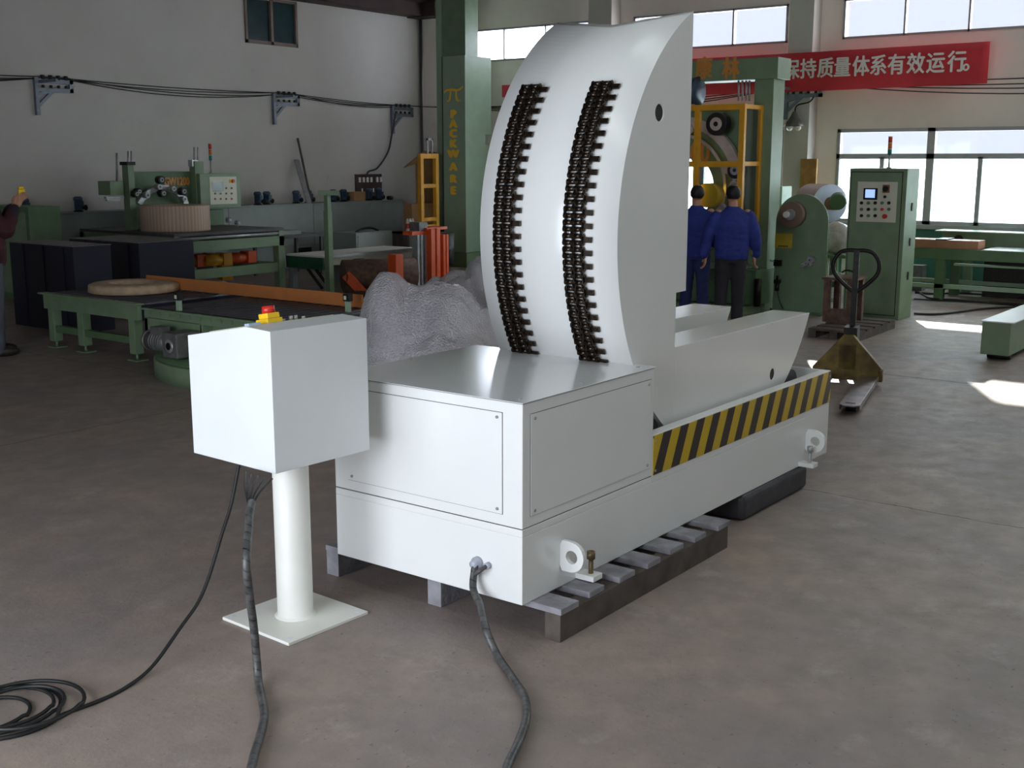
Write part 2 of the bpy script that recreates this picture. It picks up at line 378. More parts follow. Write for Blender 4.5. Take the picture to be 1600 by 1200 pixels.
# ================================================================== the hall
XR, YL, XB, YS = 15.25, 13.95, -5.0, -10.0
struct(B(XB - .2, XR + .2, YS - .2, YL + .2, -.15, 0).build('floor', FLOORM))
def holed(cells_a, cells_z, holes, f):
    ca = sorted(set(cells_a)); cz = sorted(set(cells_z)); mb = MB()
    for i in range(len(ca) - 1):
        for j in range(len(cz) - 1):
            am, zm = (ca[i] + ca[i + 1]) / 2, (cz[j] + cz[j + 1]) / 2
            if any(h[0] < am < h[1] and h[2] < zm < h[3] for h in holes): continue
            mb.box(*f(ca[i], ca[i + 1]), cz[j], cz[j + 1])
    return mb
HI = [(9.72, 12.75, 3.93, 4.56), (5.76, 8.76, 3.93, 4.56), (1.8, 4.80, 3.93, 4.56), (-2.2, .8, 3.93, 4.56)]
LO = [(5.76, 8.85, .99, 2.50), (1.72, 4.80, .99, 2.50), (-2.35, .75, .99, 2.50)]
H = HI + LO
mb = holed([YS, YL] + [h[0] for h in H] + [h[1] for h in H], [0, 5.0] + [h[2] for h in H] + [h[3] for h in H], H, lambda a, b: (XR, XR + .24, a, b))
mb.prism([(YS, 5.0), (YL, 5.0), (2.0, 8.0)], 'X', XR, XR + .24)
struct(mb.build('wall_right', WALLG))
lw = (10.56, 11.80, 4.05, 4.86)
struct(holed([XB, XR, lw[0], lw[1]], [0, 5.0, lw[2], lw[3]], [lw], lambda a, b: (a, b, YL, YL + .24)).build('wall_left', WALLM))
dr = (-2.0, 2.8, 0, 3.2)
mb = holed([YS, YL, dr[0], dr[1]], [0, 5.0, dr[3]], [(dr[0], dr[1], -1, dr[3])], lambda a, b: (XB - .24, XB, a, b))
mb.prism([(YS, 5.0), (YL, 5.0), (2.0, 8.0)], 'X', XB - .24, XB)
struct(mb.build('wall_back', WALLD))
SWX = [(-2.8, .8), (2.7, 6.3), (8.7, 12.3)]
struct(holed([XB, XR] + [q for h in SWX for q in h], [0, 5.0, 1.3, 3.9], [(h[0], h[1], 1.3, 3.9) for h in SWX], lambda a, b: (a, b, YS - .24, YS)).build('wall_front', WALLD))
mb = MB(); t = .14; FILLX = [(-3.2, -2.0), (1.0, 2.2), (6.6, 7.8), (11.8, 13.0)]; sl = 3.04 / 12.0
def roofz(y): return 8.0 - (abs(y - 2.0)) * sl * (1.0 if y < 2 else 1.0)
mb.prism([(YL + .24, 4.96), (2.0, 8.0), (2.0, 8.0 + t), (YL + .24, 4.96 + t)], 'X', XB - .24, XR + .24)
def slab(xa, xb, ya, yb): mb.prism([(ya, roofz(ya)), (yb, roofz(yb)), (yb, roofz(yb) + t), (ya, roofz(ya) + t)], 'X', xa, xb)
slab(XB - .24, XR + .24, 0, 2.0); slab(XB - .24, XR + .24, YS - .24, -6.8)
ed = [XB - .24] + [q for h in FILLX for q in h] + [XR + .24]
for i in range(0, len(ed), 2): slab(ed[i], ed[i + 1], -6.8, 0)
struct(mb.build('ceiling', ROOFM))
for i, (xa, xb) in enumerate(FILLX):  # unseen roof panels, added to go with the overhead fill
    o = MB().prism([(-6.8, roofz(-6.8) + .05), (0, roofz(0) + .05), (0, roofz(0) + .06), (-6.8, roofz(-6.8) + .06)], 'X', xa, xb)
    struct(o.build('window_%d' % (20 + i), FROST))
struct(B(XB, XR, 13.55, YL, 4.88, 5.12).build('trim_1', ROOFM))           # brown eaves beam over the left wall
mb = MB(); mb.box(14.85, XR, 13.2, YL, 4.86, 5.14)
struct(mb.build('trim_2', ROOFM))
# pilasters of the right wall
for i, (y0, y1) in enumerate(((9.05, 9.55), (5.18, 5.60), (1.05, 1.45))):
    struct(B(14.93, XR, y0, y1, 0, 6.0 if i else 6.0).build('trim_%d' % (i + 3), WALLM))
# windows of the right wall
wn = 0
for k, (y0, y1, z0, z1) in enumerate(HI + LO):
    wn += 1; fr = MB(); hi = k < 4; fw = .035 if hi else .055; X0, X1 = XR - .02, XR + .07
    fr.box(X0, X1, y0, y1, z0, z0 + fw).box(X0, X1, y0, y1, z1 - fw, z1).box(X0, X1, y0, y0 + fw, z0, z1).box(X0, X1, y1 - fw, y1, z0, z1)
    wd = y1 - y0
    if hi:
        for q in (.335, .665): fr.box(X0, X1, y0 + wd * q - .015, y0 + wd * q + .015, z0, z1)
    else:
        fr.box(X0, X1, y0, y1, 2.02, 2.10)
        fr.box(X0, X1, y0 + wd / 2 - .06, y0 + wd / 2 + .06, z0, z1)
        for q in (.25, .75): fr.box(X0, X1, y0 + wd * q - .035, y0 + wd * q + .035, z0, 2.05)
        fr.box(XR - .08, XR - .001, y0 - .06, y1 + .06, z0 - .07, z0 - .002)
    wo = struct(fr.build('window_%d' % wn, ALU))
    if hi: B(XR + .02, XR + .026, y0 + fw, y1 - fw, z0 + fw, z1 - fw).build('pane', DIFFUSER if k == 0 else CLEAR, wo)
    else:
        for q0, q1 in ((y0 + fw, y0 + wd / 2 - .06), (y0 + wd / 2 + .06, y1 - fw)):
            B(XR + .02, XR + .026, q0, q1, 2.10, z1 - fw).build('pane', CLEAR, wo)
        for q in range(4):
            B(XR + .02, XR + .026, y0 + wd * q / 4 + .03, y0 + wd * (q + 1) / 4 - .03, z0 + fw, 2.02).build('pane', FROST, wo)
x0, x1, z0, z1 = lw; fr = MB(); Y0, Y1 = YL - .03, YL + .08
for a in ((x0, x1, z0, z0 + .06), (x0, x1, z1 - .05, z1), (x0, x0 + .05, z0, z1), (x1 - .05, x1, z0, z1), ((x0 + x1) / 2 - .03, (x0 + x1) / 2 + .03, z0, z1)): fr.box(a[0], a[1], Y0, Y1, a[2], a[3])
wo = struct(fr.build('window_8', SASH))
B(x0, x1, YL + .02, YL + .05, z0, z1).build('pane', DGLASS, wo)

for i, (xa, xb) in enumerate(SWX):  # unseen side windows, put in along with the fill light behind them
    fr = MB()
    for q in (xa, xa + 1.2, xa + 2.4, xb - .05): fr.box(q, q + .05, YS - .12, YS - .05, 1.3, 3.9)
    for q in (1.3, 2.6, 3.85): fr.box(xa, xb, YS - .12, YS - .05, q, q + .05)
    wo = struct(fr.build('window_%d' % (30 + i), ALU)); B(xa, xb, YS - .09, YS - .084, 1.3, 3.9).build('pane', CLEAR, wo)
# ------------------------------------------------------------------ banner
t = thing('banner', 'long red cloth banner with white Chinese writing on the window wall', 'banner', (14.86, 7.0, 3.42))
mb = MB(); n = 60; ya, yb = 2.2, -4.63
vs = []; fs = []
for i in range(n + 1):
    y = ya + (yb - ya) * i / n; s = math.sin(i * .9) * .006; sag = -.02 * math.sin(PI * i / n)
    for x, z in ((-.004 + s, -.295 + sag), (-.004 + s, .31 + sag * .4), (.004 + s, .31 + sag * .4), (.004 + s, -.295 + sag)): vs.append((x, y, z))
for i in range(n):
    for k in range(4): fs.append((i * 4 + k, i * 4 + (k + 1) % 4, i * 4 + 4 + (k + 1) % 4, i * 4 + 4 + k))
fs += [(0, 1, 2, 3), (n * 4 + 3, n * 4 + 2, n * 4 + 1, n * 4)]
mb.add(vs, fs, True); mb.build('cloth', BANNER, t)
# letters at the places they have in the photograph (Y of each centre)
for ch, px, py in zip('000认证，保持质量体系有效运行。', (1111, 1126.5, 1142, 1172, 1199, 1213, 1236, 1262, 1289, 1315, 1344, 1371, 1399, 1429, 1460, 1493, 1517), (127,) * 20):
    Y = WX(px, py, 14.84).y; small = ch in '，。'
    text('lettering', ch, .33, LETW, t, (-.02, Y - 7.0, .02), (0, -1, 0), (0, 0, 1), bold=.010, depth=.004, sx=.86 if ch != '0' else .8)

q = WX(791, 141, XR - .08)
tag(B(XR - .09, XR, q.y - .14, q.y + .10, q.z - .13, q.z + .10).build('alarm_box', mat('alarm_red', '#c8283c', .5)), 'small red box high on the window wall between the green column and the white machine', 'box')
# ------------------------------------------------------------------ wires on brackets
def wire_bracket(label, loc, rz, n=4, group='wire brackets along the walls'):
    t = thing('wire_bracket', label, 'bracket', loc, rz, group)      # local: stands off the wall towards -Y, runs along +X
    mb = MB(); mb.box(-.03, .03, -.06, 0, -.50, .06); mb.bar((0, -.03, -.20), (.34, -.03, -.10), .05); mb.bar((.02, -.03, -.36), (.30, -.03, -.11), .045)
    mb.box(0, .62, -.05, -.01, -.02, .04); mb.box(0, .62, -.05, -.01, -.15, -.09); mb.box(.56, .62, -.05, -.01, -.15, .04)
    mb.box(.04, .08, -.5, -.01, -.02, .02)
    mb.build('frame', IRON, t)
    for i in range(n):
        MB().lathe([(.0, 0), (.032, 0), (.022, .025), (.032, .04), (.032, .065), (0, .07)], (.12 + .13 * i, -.03, .035), n=12).build('insulator', BLACK, t)
        MB().lathe([(.0, 0), (.03, 0), (.02, .02), (.03, .035), (.0, .05)], (.12 + .13 * i, -.03, -.09), n=12).build('insulator', BLACK, t)
    return t
bps = [Vector((6.43, YL, 3.17)), Vector((11.15, YL, 3.14)), Vector((14.33, YL, 3.03))]
for p, w_ in zip(bps, ('leftmost wire bracket on the left wall, above the navy cabinets', 'middle wire bracket on the left wall, below the brown window', 'wire bracket on the left wall nearest the corner')):
    wire_bracket(w_, p, 0)
wire_bracket('wire bracket on the window wall just past the corner', (XR, 13.0, 2.98), -PI / 2)
b5 = wire_bracket('wire bracket on a pilaster below the red banner', (14.93, 5.58, 3.16), -PI / 2)
for i in range(4):
    pts = []
    sup = [Vector((1.5, YL - .03, 3.24))] + [p + Vector((.12 + .13 * i, -.03, .075)) for p in bps] + [Vector((XR - .03, 12.88 - .13 * i, 3.055)), Vector((14.90, 5.46 - .13 * i, 3.235)), Vector((14.9, -3.5, 3.27))]
    for k in range(len(sup) - 1):
        a, b = sup[k], sup[k + 1]; L_ = (b - a).length; sg = (.008 + .009 * ((i * 7 + k * 5) % 4)) * L_ if k != 3 else .01
        for j in range(14): q = j / 14; pts.append(a.lerp(b, q) - Vector((0, 0, 4 * q * (1 - q) * sg)))
    pts.append(sup[-1])
    kc = 14 * 4
    tag(MB().tube(pts[:kc], .0075, 6).build('overhead_wire', BLACK), 'thin black overhead wire strung along the brackets of the left wall', 'wire', 'overhead wires on the left wall')
    tag(MB().tube(pts[kc:], .009, 6).build('overhead_wire', BLACK), 'thin black overhead wire strung along the window wall under the banner', 'wire', 'overhead wires on the window wall')
# drop cable to the socket board
bx = WY(575, 300, YL)
p0 = bps[2] + Vector((.08, -.06, -.05)); pts = [p0, WY(612, 212, 13.86), WY(606, 238, 13.88), WY(590, 262, 13.9), WY(576, 268, 13.9), WY(572, 277, 13.9)]
tag(MB().tube(catmull(pts), .018, 8).build('drop_cable', DGREY), 'grey cable curving down the left wall to the socket board', 'cable')
t = thing('socket_board', 'dark brown socket board with white sockets on the left wall', 'board', (13.22, YL, 1.20))
B(0, .74, -.04, 0, 0, .52).build('board', mat('board_brown', '#4b3a38', .7), t)
for i in range(6):
    B(.07 + .11 * i + (.06 if i > 3 else 0), .12 + .11 * i + (.06 if i > 3 else 0), -.06, -.04, .36, .46).build('socket', LETW, t)
for i in range(4): B(.14 + .16 * i, .17 + .16 * i, -.06, -.04, .16, .24).build('switch', LETW, t)
tag(MB().tube([(XR - .05, YL - .06, 4.86), (XR - .05, YL - .06, 0)], .03, 8).build('corner_pipe', DGREY), 'thin dark pipe running down the far corner of the hall', 'pipe')
# lamp below the pilaster bracket
lp = WX(1241, 188, 14.72)
t = thing('work_lamp', 'twin-bulb hanging lamp under the pilaster wire bracket', 'lamp', lp)
MB().tube(catmull([(.18, -.26, .42), (.14, -.2, .30), (.05, -.02, .24), (0, 0, .12)]), .013, 6).build('arm', DARK, t)
MB().lathe([(.03, .14), (.04, .12), (.06, .07), (.13, -.03), (.17, -.10), (.16, -.10), (.12, -.03), (.05, .06), (.03, .12)], n=20).build('shade', MGREY, t)
for s in (-1, 1): MB().sphere((0, s * .075, -.12), .05, 12).build('bulb', mat('bulb_glass', '#d8d0c4', .1, var=.02), t)
# plank at the pilaster, stick and tube against the left wall
pq = WX(1262, 281, 14.85)
tag(B(14.88, 14.93, pq.y - .13, pq.y + .15, 1.30, 2.02).build('wooden_board', mat('tan_board', '#a87c42', .6, var=.2, scale=8)), 'tan wooden board hanging on the pilaster beside the windows', 'board')
a, b = WY(465, 216, YL - .03), WY(487, 318, 13.5)
tag(MB().bar(a, b, .03, .03).build('wooden_stick', WOODD), 'thin dark stick leaning on the left wall behind the grey cabinet', 'stick')
a, b = WY(463, 250, YL - .05), WY(483, 318, 13.45)
tag(MB().bar(a, b, .09, .05).build('metal_channel', STEEL), 'shiny steel channel leaning on the left wall beside the stick', 'channel')
# ================================================================== coil upender
U = 8 / 7
S8 = Matrix.Scale(U, 4)
L_, W_, LC, Z0, Z1, Z2, Z3 = 2.88, .96, .9327, .1333, .4241, .8985, .603
up = thing('coil_upender', 'big white coil upender with black chains on its curved back, standing on a pallet', 'machine', (0, 0, 0))
def M8(): return MB(S8)
mb = M8(); mb.box(0, L_, 0, W_, Z0, Z1 - .03)
mb.box(0, LC, 0, W_, Z1 - .03, Z1 - .0015)
mb.box(LC, L_, 0, .055, Z1 - .03, Z3).box(LC, L_, W_ - .055, W_, Z1 - .03, Z3).box(L_ - .012, L_, .055, W_ - .055, Z1 - .03, Z3)
mb.build('base_frame', WHITE, up, bevel=.003)
M8().box(.004, LC - .004, .004, W_ - .004, Z1 - .002, Z1 + .002).build('seam', DARK, up)
M8().box(0, LC, 0, W_, Z1 + .0015, Z2 - .006).build('cabinet', WHITE, up, bevel=.004)
cv = M8().box(-.006, LC + .012, -.006, W_ + .006, Z2 - .003, Z2).build('cover_plate', COVERM, up, bevel=.0015)
M8().box(.003, LC - .003, .003, W_ - .003, Z2 - .008, Z2 - .002).build('cover_gap', DARK, up)
for x, y in ((.05, .05), (.05, .9), (.45, .05), (.88, .05), (.45, .93)): M8().cyl((x, y, Z2), (x, y, Z2 + .004), .008, 10).build('screw', STEEL, cv)
def access(face, pts, lab):
    if face == 'X':
        y0, y1 = min(p.y for p in pts) / U, max(p.y for p in pts) / U; z0 = sum(sorted(p.z for p in pts)[:2]) / 2 / U; z1 = sum(sorted(p.z for p in pts)[2:]) / 2 / U
        M8().box(-.0012, .002, y0 - .0017, y1 + .0017, z0 - .0017, z1 + .0017).build('panel_gap', DARK, up)
        p = M8().box(-.003, .001, y0, y1, z0, z1).build('access_panel', WHITE, up)
        for y in (y0 + .022, y1 - .022):
            for z in (z0 + .018, z1 - .018): M8().cyl((-.003, y, z), (-.007, y, z), .006, 10).build('screw', STEEL, p)
    else:
        x0, x1 = min(p.x for p in pts) / U, max(p.x for p in pts) / U; z0 = sum(sorted(p.z for p in pts)[:2]) / 2 / U; z1 = sum(sorted(p.z for p in pts)[2:]) / 2 / U
        M8().box(x0 - .0017, x1 + .0017, -.0012, .002, z0 - .0017, z1 + .0017).build('panel_gap', DARK, up)
        p = M8().box(x0, x1, -.003, .001, z0, z1).build('access_panel', WHITE, up)
        for x in (x0 + .022, x1 - .022):
            for z in (z0 + .018, z1 - .018): M8().cyl((x, -.003, z), (x, -.007, z), .006, 10).build('screw', STEEL, p)
access('X', [WX(545, 606, 0), WX(785, 645, 0), WX(785, 802, 0), WX(545, 750, 0)], '')
access('Y', [WY(829, 647, 0), WY(829, 805, 0), WY(1014, 594, 0), WY(1014, 733, 0)], '')
sp = M8().box(LC + .002, L_, -.003, .001, Z1 + .002, Z3 - .004).build('hazard_plate', STRIPE, up); sp['label'] = 'black and yellow hazard striped plate'
for x in (LC + .02, L_ - .02):
    for z in (Z1 + .02, Z3 - .03): M8().cyl((x, -.003, z), (x, -.006, z), .006, 8).build('screw', STEEL, sp)
# lifting lugs and levelling screws
for X in (.255, 2.585):
    pr = [(0.002, -.061)] + [(-.046 - .061 * math.sin(a), -.061 * math.cos(a)) for a in [PI * i / 18 for i in range(19)]] + [(0.002, .061)]
    hole = [(-.052 - .026 * math.cos(a), .026 * math.sin(a)) for a in [2 * PI * i / 20 for i in range(20)]]
    m = M8(); zc = .262
    # ring plate with a real hole: outer outline to hole strips
    out = []
    for i in range(20):
        a = 2 * PI * i / 20; dx, dz = -math.cos(a), math.sin(a); best = None
        for k in range(len(pr)):
            p, q = pr[k], pr[(k + 1) % len(pr)]; ex, ez = q[0] - p[0], q[1] - p[1]; det = dx * (-ez) + ex * dz
            if abs(det) < 1e-9: continue
            rx, rz = p[0] + .052, p[1]; t_ = (rx * (-ez) + ex * rz) / det; s_ = (dx * rz - dz * rx) / det
            if t_ > 0 and -1e-6 <= s_ <= 1 + 1e-6 and (best is None or t_ > best): best = t_
        out.append((-.052 + dx * best, dz * best))
    vs = []; fs = []
    for xx in (X - .011, X + .011): vs += [(xx, p[0], zc + p[1]) for p in hole] + [(xx, p[0], zc + p[1]) for p in out]
    for i in range(20):
        j = (i + 1) % 20; fs += [(i, j, 20 + j, 20 + i), (40 + i, 60 + i, 60 + j, 40 + j), (i, 40 + i, 40 + j, j), (20 + i, 20 + j, 60 + j, 60 + i)]
    m.add(vs, fs); m.build('lifting_lug', WHITE, up, bevel=.002)
for X in (.395, 2.53):
    lb = M8().box(X - .045, X + .02, -.085, 0, Z0 + .004, Z0 + .026).build('levelling_block', WHITE, up, bevel=.002)
    m = M8(); m.cyl((X - .01, -.05, Z0 - .001 if X < 1 else Z0 - .0), (X - .01, -.05, Z0 + .09), .010, 12); m.lathe([(0, 0), (.017, 0), (.017, .03), (.009, .03), (.009, .02), (0, .02)], (X - .01, -.05, Z0 + .085), n=16)
    m.build('levelling_bolt', mat('brass_bolt', '#7e6a50', .4, .7) if X < 1 else STEEL, lb)
for Yp, lab in ((.207, 1), (.155, 0)):
    M8().lathe([(.0, 0), (.024, 0), (.024, -.014), (.015, -.02), (.015, -.035), (0, -.035)] if lab else [(0, 0), (.013, 0), (.013, -.02), (0, -.02)], (0, Yp, .258), 'X', 16).build('cable_outlet', mat('pale_conduit', '#aeb0bc', .4), up)

# tilting frame
CX, CZ, RR = 1.825, 1.43, 1.06
y0, ym, y1 = .09, .445, .80
def arcz(x, top): return CZ + (1 if top else -1) * math.sqrt(max(0, RR * RR - (x - CX) ** 2))
NA = 72
def profile(xf):
    at = math.atan2(arcz(xf, True) - CZ, CX - xf); ab = math.atan2(arcz(1.262, False) - CZ, CX - 1.262); P_ = []
    for i in range(NA + 1): a = at + (ab - at) * i / NA; P_.append((CX - RR * math.cos(a), CZ + RR * math.sin(a)))
    return P_ + [(1.262, 1.174), (xf, 1.176)]
st = [(y0, 1.350), (ym, 1.276), (y1, 1.350)]; vs = []; fs = []; nP = NA + 3; sm = []
for y, xf in st: vs += [(p[0], y, p[1]) for p in profile(xf)]
m = M8()
fs_s = []; fs_f = []
for k in range(2):
    for i in range(nP):
        j = (i + 1) % nP; (fs_s if i < NA else fs_f).append((k * nP + i, k * nP + j, (k + 1) * nP + j, (k + 1) * nP + i))
m.add(vs, fs_s, True); o_ = 0
m.f += [list(f) for f in fs_f]; m.sm += [False] * len(fs_f); m.uv += [None] * len(fs_f)
m.f += [list(reversed(range(nP))), [2 * nP + i for i in range(nP)]]; m.sm += [False] * 2; m.uv += [None] * 2
tf = m.build('tilting_frame', WHITE, up)
def cut(o, cyls):
    for (a, b, r) in cyls:
        c = M8().cyl(a, b, r, 32).build('cutter', DARK)
        md = o.modifiers.new('cut', 'BOOLEAN'); md.operation = 'DIFFERENCE'; md.object = c; md.solver = 'EXACT'
        apply_mods(o); bpy.data.objects.remove(c)
cut(tf, [((1.08, -.1, 1.944), (1.08, .15, 1.944), .037)])
tf.data.materials.clear(); tf.data.materials.append(WHITE)
M8().cyl((1.08, .096, 1.944), (1.08, .149, 1.944), .0365, 24).build('hole_shade', BLACK, tf)  # black disc near the surface paints the dark inside of the hole
for a0, a1 in ((y0, .307), (.56, y1)):
    P_ = [(1.262, .93)]; ab0 = math.atan2(arcz(1.262, False) - CZ, CX - 1.262); ae = -PI + math.asin(.50 / RR)
    for i in range(41): a = ab0 + (ae - ab0) * i / 40; P_.append((CX - RR * math.cos(a), CZ + RR * math.sin(a)))
    ar = M8().prism(P_, 'Y', a0, a1).build('support_arm', WHITE, up, bevel=.003)
    if a0 < .2:
        cut(ar, [((2.31, -.1, .655), (2.31, .13, .655), .032)]); ar.data.materials.clear(); ar.data.materials.append(WHITE)
        M8().cyl((2.31, .096, .655), (2.31, .1295, .655), .0317, 24).build('hole_shade', BLACK, ar)  # another black disc in place of the shade within the hole
M8().box(1.262, 2.45, .307, .56, .46, .50).build('cross_web', WHITE, up)
for rx in (1.09, 2.60):
    for ry in (.11, .60):
        M8().cyl((rx, ry, .556), (rx, ry + .16, .556), .080, 28).build('support_roller', DGREY, up, bevel=.003)
        
# chains on the curved back
def radial(a, r, y): return Vector((CX - r * math.cos(a), y, CZ + r * math.sin(a)))
a_top, a_bot = math.radians(36.0), math.radians(-31.8); NT = 23; NPI = NT * 2; da = (a_top - a_bot) / NPI
for yc in (.293, .659):
    m = M8(); r0 = RR + .018
    for i in range(NPI + 1):
        a = a_top - i * da; pin = .004
        m.cyl(radial(a, r0, yc - .053), radial(a, r0, yc + .053), .0045, 8)
        for sy in (-.023, .023): m.cyl(radial(a, r0, yc + sy - .014), radial(a, r0, yc + sy + .014), .0105, 10)
        if i < NPI:
            b = a - da; inner = i % 2
            for yy in ((-.046, -.0, .046) if not inner else (-.039, -.007, .007, .039)):
                A, Bp = radial(a, r0, yc + yy), radial(b, r0, yc + yy); d = (Bp - A).normalized(); nrm = Vector((0, 1, 0)).cross(d)
                out = []
                for k in range(7): q = PI / 2 + PI * k / 6; out.append(A + (d * math.cos(q) + nrm * math.sin(q)) * .0125)
                out.append((A + Bp) / 2 - nrm * .0085)
                for k in range(7): q = -PI / 2 + PI * k / 6; out.append(Bp + (d * math.cos(q) + nrm * math.sin(q)) * .0125)
                out.append((A + Bp) / 2 + nrm * .0085)
                n = len(out); h_ = Vector((0, .0022, 0))
                m.add([p - h_ for p in out] + [p + h_ for p in out], [tuple(range(n)), tuple(reversed(range(n, 2 * n)))] + [(k, (k + 1) % n, n + (k + 1) % n, n + k) for k in range(n)])
    ch = m.build('roller_chain', CHAINM, up)
    for i in range(NT):
        a = a_top - (2 * i + .5) * da; A, Bp = radial(a + da * .42, r0 - .006, 0), radial(a - da * .42, r0 - .006, 0); nn = (radial(a, 1, 0) - radial(a, 0, 0)).normalized() * .004
        m = M8(); ys, ye = yc - .044, yc - .086
        vs = [p + Vector((0, y, 0)) + s * nn for y in (ys, ye) for p in (A, Bp) for s in (-1, 1)]
        m.add(vs, [(0, 1, 3, 2), (4, 6, 7, 5), (0, 4, 5, 1), (2, 3, 7, 6), (0, 2, 6, 4), (1, 5, 7, 3)])
        c = (A + Bp) / 2 + Vector((0, yc - .070, 0)); m.cyl(c + nn, c + nn * 1.6, .0055, 8)
        m.build('attachment_tab', CHAINM, ch)

# ------------------------------------------------------------------ pallet and block under it
pl = thing('wooden_pallet', 'weathered wooden pallet under the near end of the white machine', 'pallet', (0, 0, 0))
for k, yb in enumerate((-.13, .446, 1.02)):
    M8().box(.06, 1.41, yb, yb + .07, 0, .108).build('stringer', WOODD if k == 0 else WOOD, pl, bevel=.003)
for i in range(7):
    x = .055 + .207 * i; M8().box(x, x + .118 - .012 * (i % 2), -.137 + .006 * ((i * 5) % 3), 1.09, .1085, Z0 - .0005).build('plank', WOOD, pl, bevel=.003)
tag(M8().box(1.80, 2.58, -.02, .95, 0, Z0 - .0005).build('support_block', mat('dark_timber_block', '#3c3a3e', .6, var=.25, scale=12, bump=.3), None, bevel=.035, seg=4), 'dark rounded block carrying the far end of the white machine', 'block')

# ================================================================== control console
ca = math.radians(-2.5)
cs = thing('control_console', 'white box-shaped control console on a round post in the foreground', 'console', (-.405, .955, 0), ca)
mb = MB(); mb.box(-.228, .228, -.225, .225, 0, .014); bp = mb.build('base_plate', CREAM, cs, bevel=.002)
for sx in (-1, 1):
    for sy in (-1, 1): MB().cyl((sx * .19, sy * .19, .0142), (sx * .19, sy * .19, .0150), .012, 14).build('bolt_hole', mat('hole_light', '#d8dce2', .4), bp)
MB().lathe([(.092, .014), (.084, .022), (.079, .024), (.079, .76)], n=40).build('post', CREAM, cs)
x0, x1, y0c, y1c = -.262, .262, -.225, .325
prof = [(y0c, .752), (y0c, 1.334), (y0c + .15, 1.334 + .006), (y1c, 1.268), (y1c, .752)]
hs = MB().prism(prof, 'X', x0, x1).build('housing', CWHITE, cs, bevel=.003)
ang = math.atan2(1.268 - 1.340, y1c - y0c - .15); MS = Matrix.Translation((0, y0c + .15, 1.340)) @ Matrix.Rotation(ang, 4, 'X')
MB().box(-.225, .225, .02, .30, .0005, .003, MS).build('operator_panel', PANEL, cs)
def onp(x, y, z): return MS @ Vector((x, y, z))
em = MB().box(-.11, -.03, .05, .13, .003, .022, MS).box(-.10, -.035, .06, .12, .022, .045, MS).build('emergency_stop', YBR, cs, bevel=.003)
MB().cyl(onp(-.066, .09, .045), onp(-.066, .09, .075), .030, 20, .026).build('button', RED, em)
for i, (x, y) in enumerate(((.03, .07), (.055, .07), (.09, .06), (.0, .16), (.06, .16))):
    MB().cyl(onp(x, y, .003), onp(x, y, .022 if i < 2 else .014), .009, 12).build('switch', STEEL, cs)
MB().box(-.20, -.14, .06, .09, .003, .012, MS).build('indicator', mat('pale_blue_plastic', '#b9c9e8', .3), cs)

# cables ------------------------------------------------------------
A = Vector((-.55, .95, 0)); Bq = G(404, 1062)
pts = [VP(x, y, A, Bq) for x, y in ((396, 752), (393, 785), (388, 830), (385, 880), (390, 930), (397, 985), (401, 1030))]
pts[0] = Vector((-.52, .98, .752))
fl = [G(x, y, .022) for x, y in ((404, 1066), (410, 1095), (413, 1120), (405, 1155), (396, 1185), (388, 1230), (392, 1290))]
cb = catmull(pts + fl, 6)
c1 = thing('wrapped_cable', 'grey spiral-wrapped cable hanging from the control console to the floor', 'cable', (0, 0, 0))
MB().tube(cb[6:], .016, 14).build('wrapping', BRAID, c1)
for i, (px, py) in enumerate(((384, 738), (392, 742), (402, 744), (412, 748), (425, 748))):
    e = G(px, py, .754)
    MB().tube(catmull([e, e.lerp(cb[8], .5) + Vector((-.01, 0, .01)), cb[8] + Vector((0, .004 * (i - 2), 0))]), .0045, 6).build('lead', BLACK, c1)
e0 = WX(746, 905, -.03)
pts = [Vector((-.02, .207 * U, .258 * U)), e0 + Vector((-.03, 0, -.03)), WX(750, 945, -.10), WX(760, 985, -.20)] + [G(x, y, .022) for x, y in ((776, 1022), (800, 1058), (820, 1090), (822, 1125), (808, 1165), (792, 1200), (780, 1260))]
c2 = thing('wrapped_cable', 'grey spiral-wrapped cable leaving the front face of the white machine', 'cable', (0, 0, 0))
MB().tube(catmull(pts, 6), .016, 14).build('wrapping', BRAID, c2)
MB().tube(catmull([(-.02, .155 * U, .258 * U), (-.05, .165 * U, .245 * U), (-.05, .19 * U, .225 * U)]), .009, 8).build('lead', DGREY, c2)
# thin cable with a coil on the floor
A = Vector((-.60, 1.1, 0)); Bq = G(200, 1074)
pts = [VP(x, y, A, Bq) for x, y in ((378, 735), (362, 785), (345, 840), (327, 900), (309, 942), (281, 982), (239, 1040))]; pts[0].z = .756
pts += [G(x, y, .008) for x, y in ((200, 1072), (157, 1094), (101, 1115))]
cc = G(10, 1116, .0); rx = (G(104, 1116) - cc).length
pts2 = catmull(pts, 8); a0 = math.atan2(pts[-1].y - cc.y, pts[-1].x - cc.x)
d0 = .0
for i in range(1, 190):
    a = a0 - i * .17; k = i / 190; r = rx * (.92 + .08 * math.sin(i * .071) - .16 * k); off = Vector((-.06 * math.sin(i * .043), .07 * math.sin(i * .037), 0))
    pts2.append(Vector((cc.x + off.x * k * 1.5 + r * math.cos(a) * 1.02, cc.y + off.y * k * 1.5 + r * math.sin(a), .009 + .0105 * ((i // 37) % 4))))
tag(MB().tube(pts2, .0075, 8).build('thin_cable', BLACK), 'thin black cable from the console ending in a loose coil on the floor', 'cable')
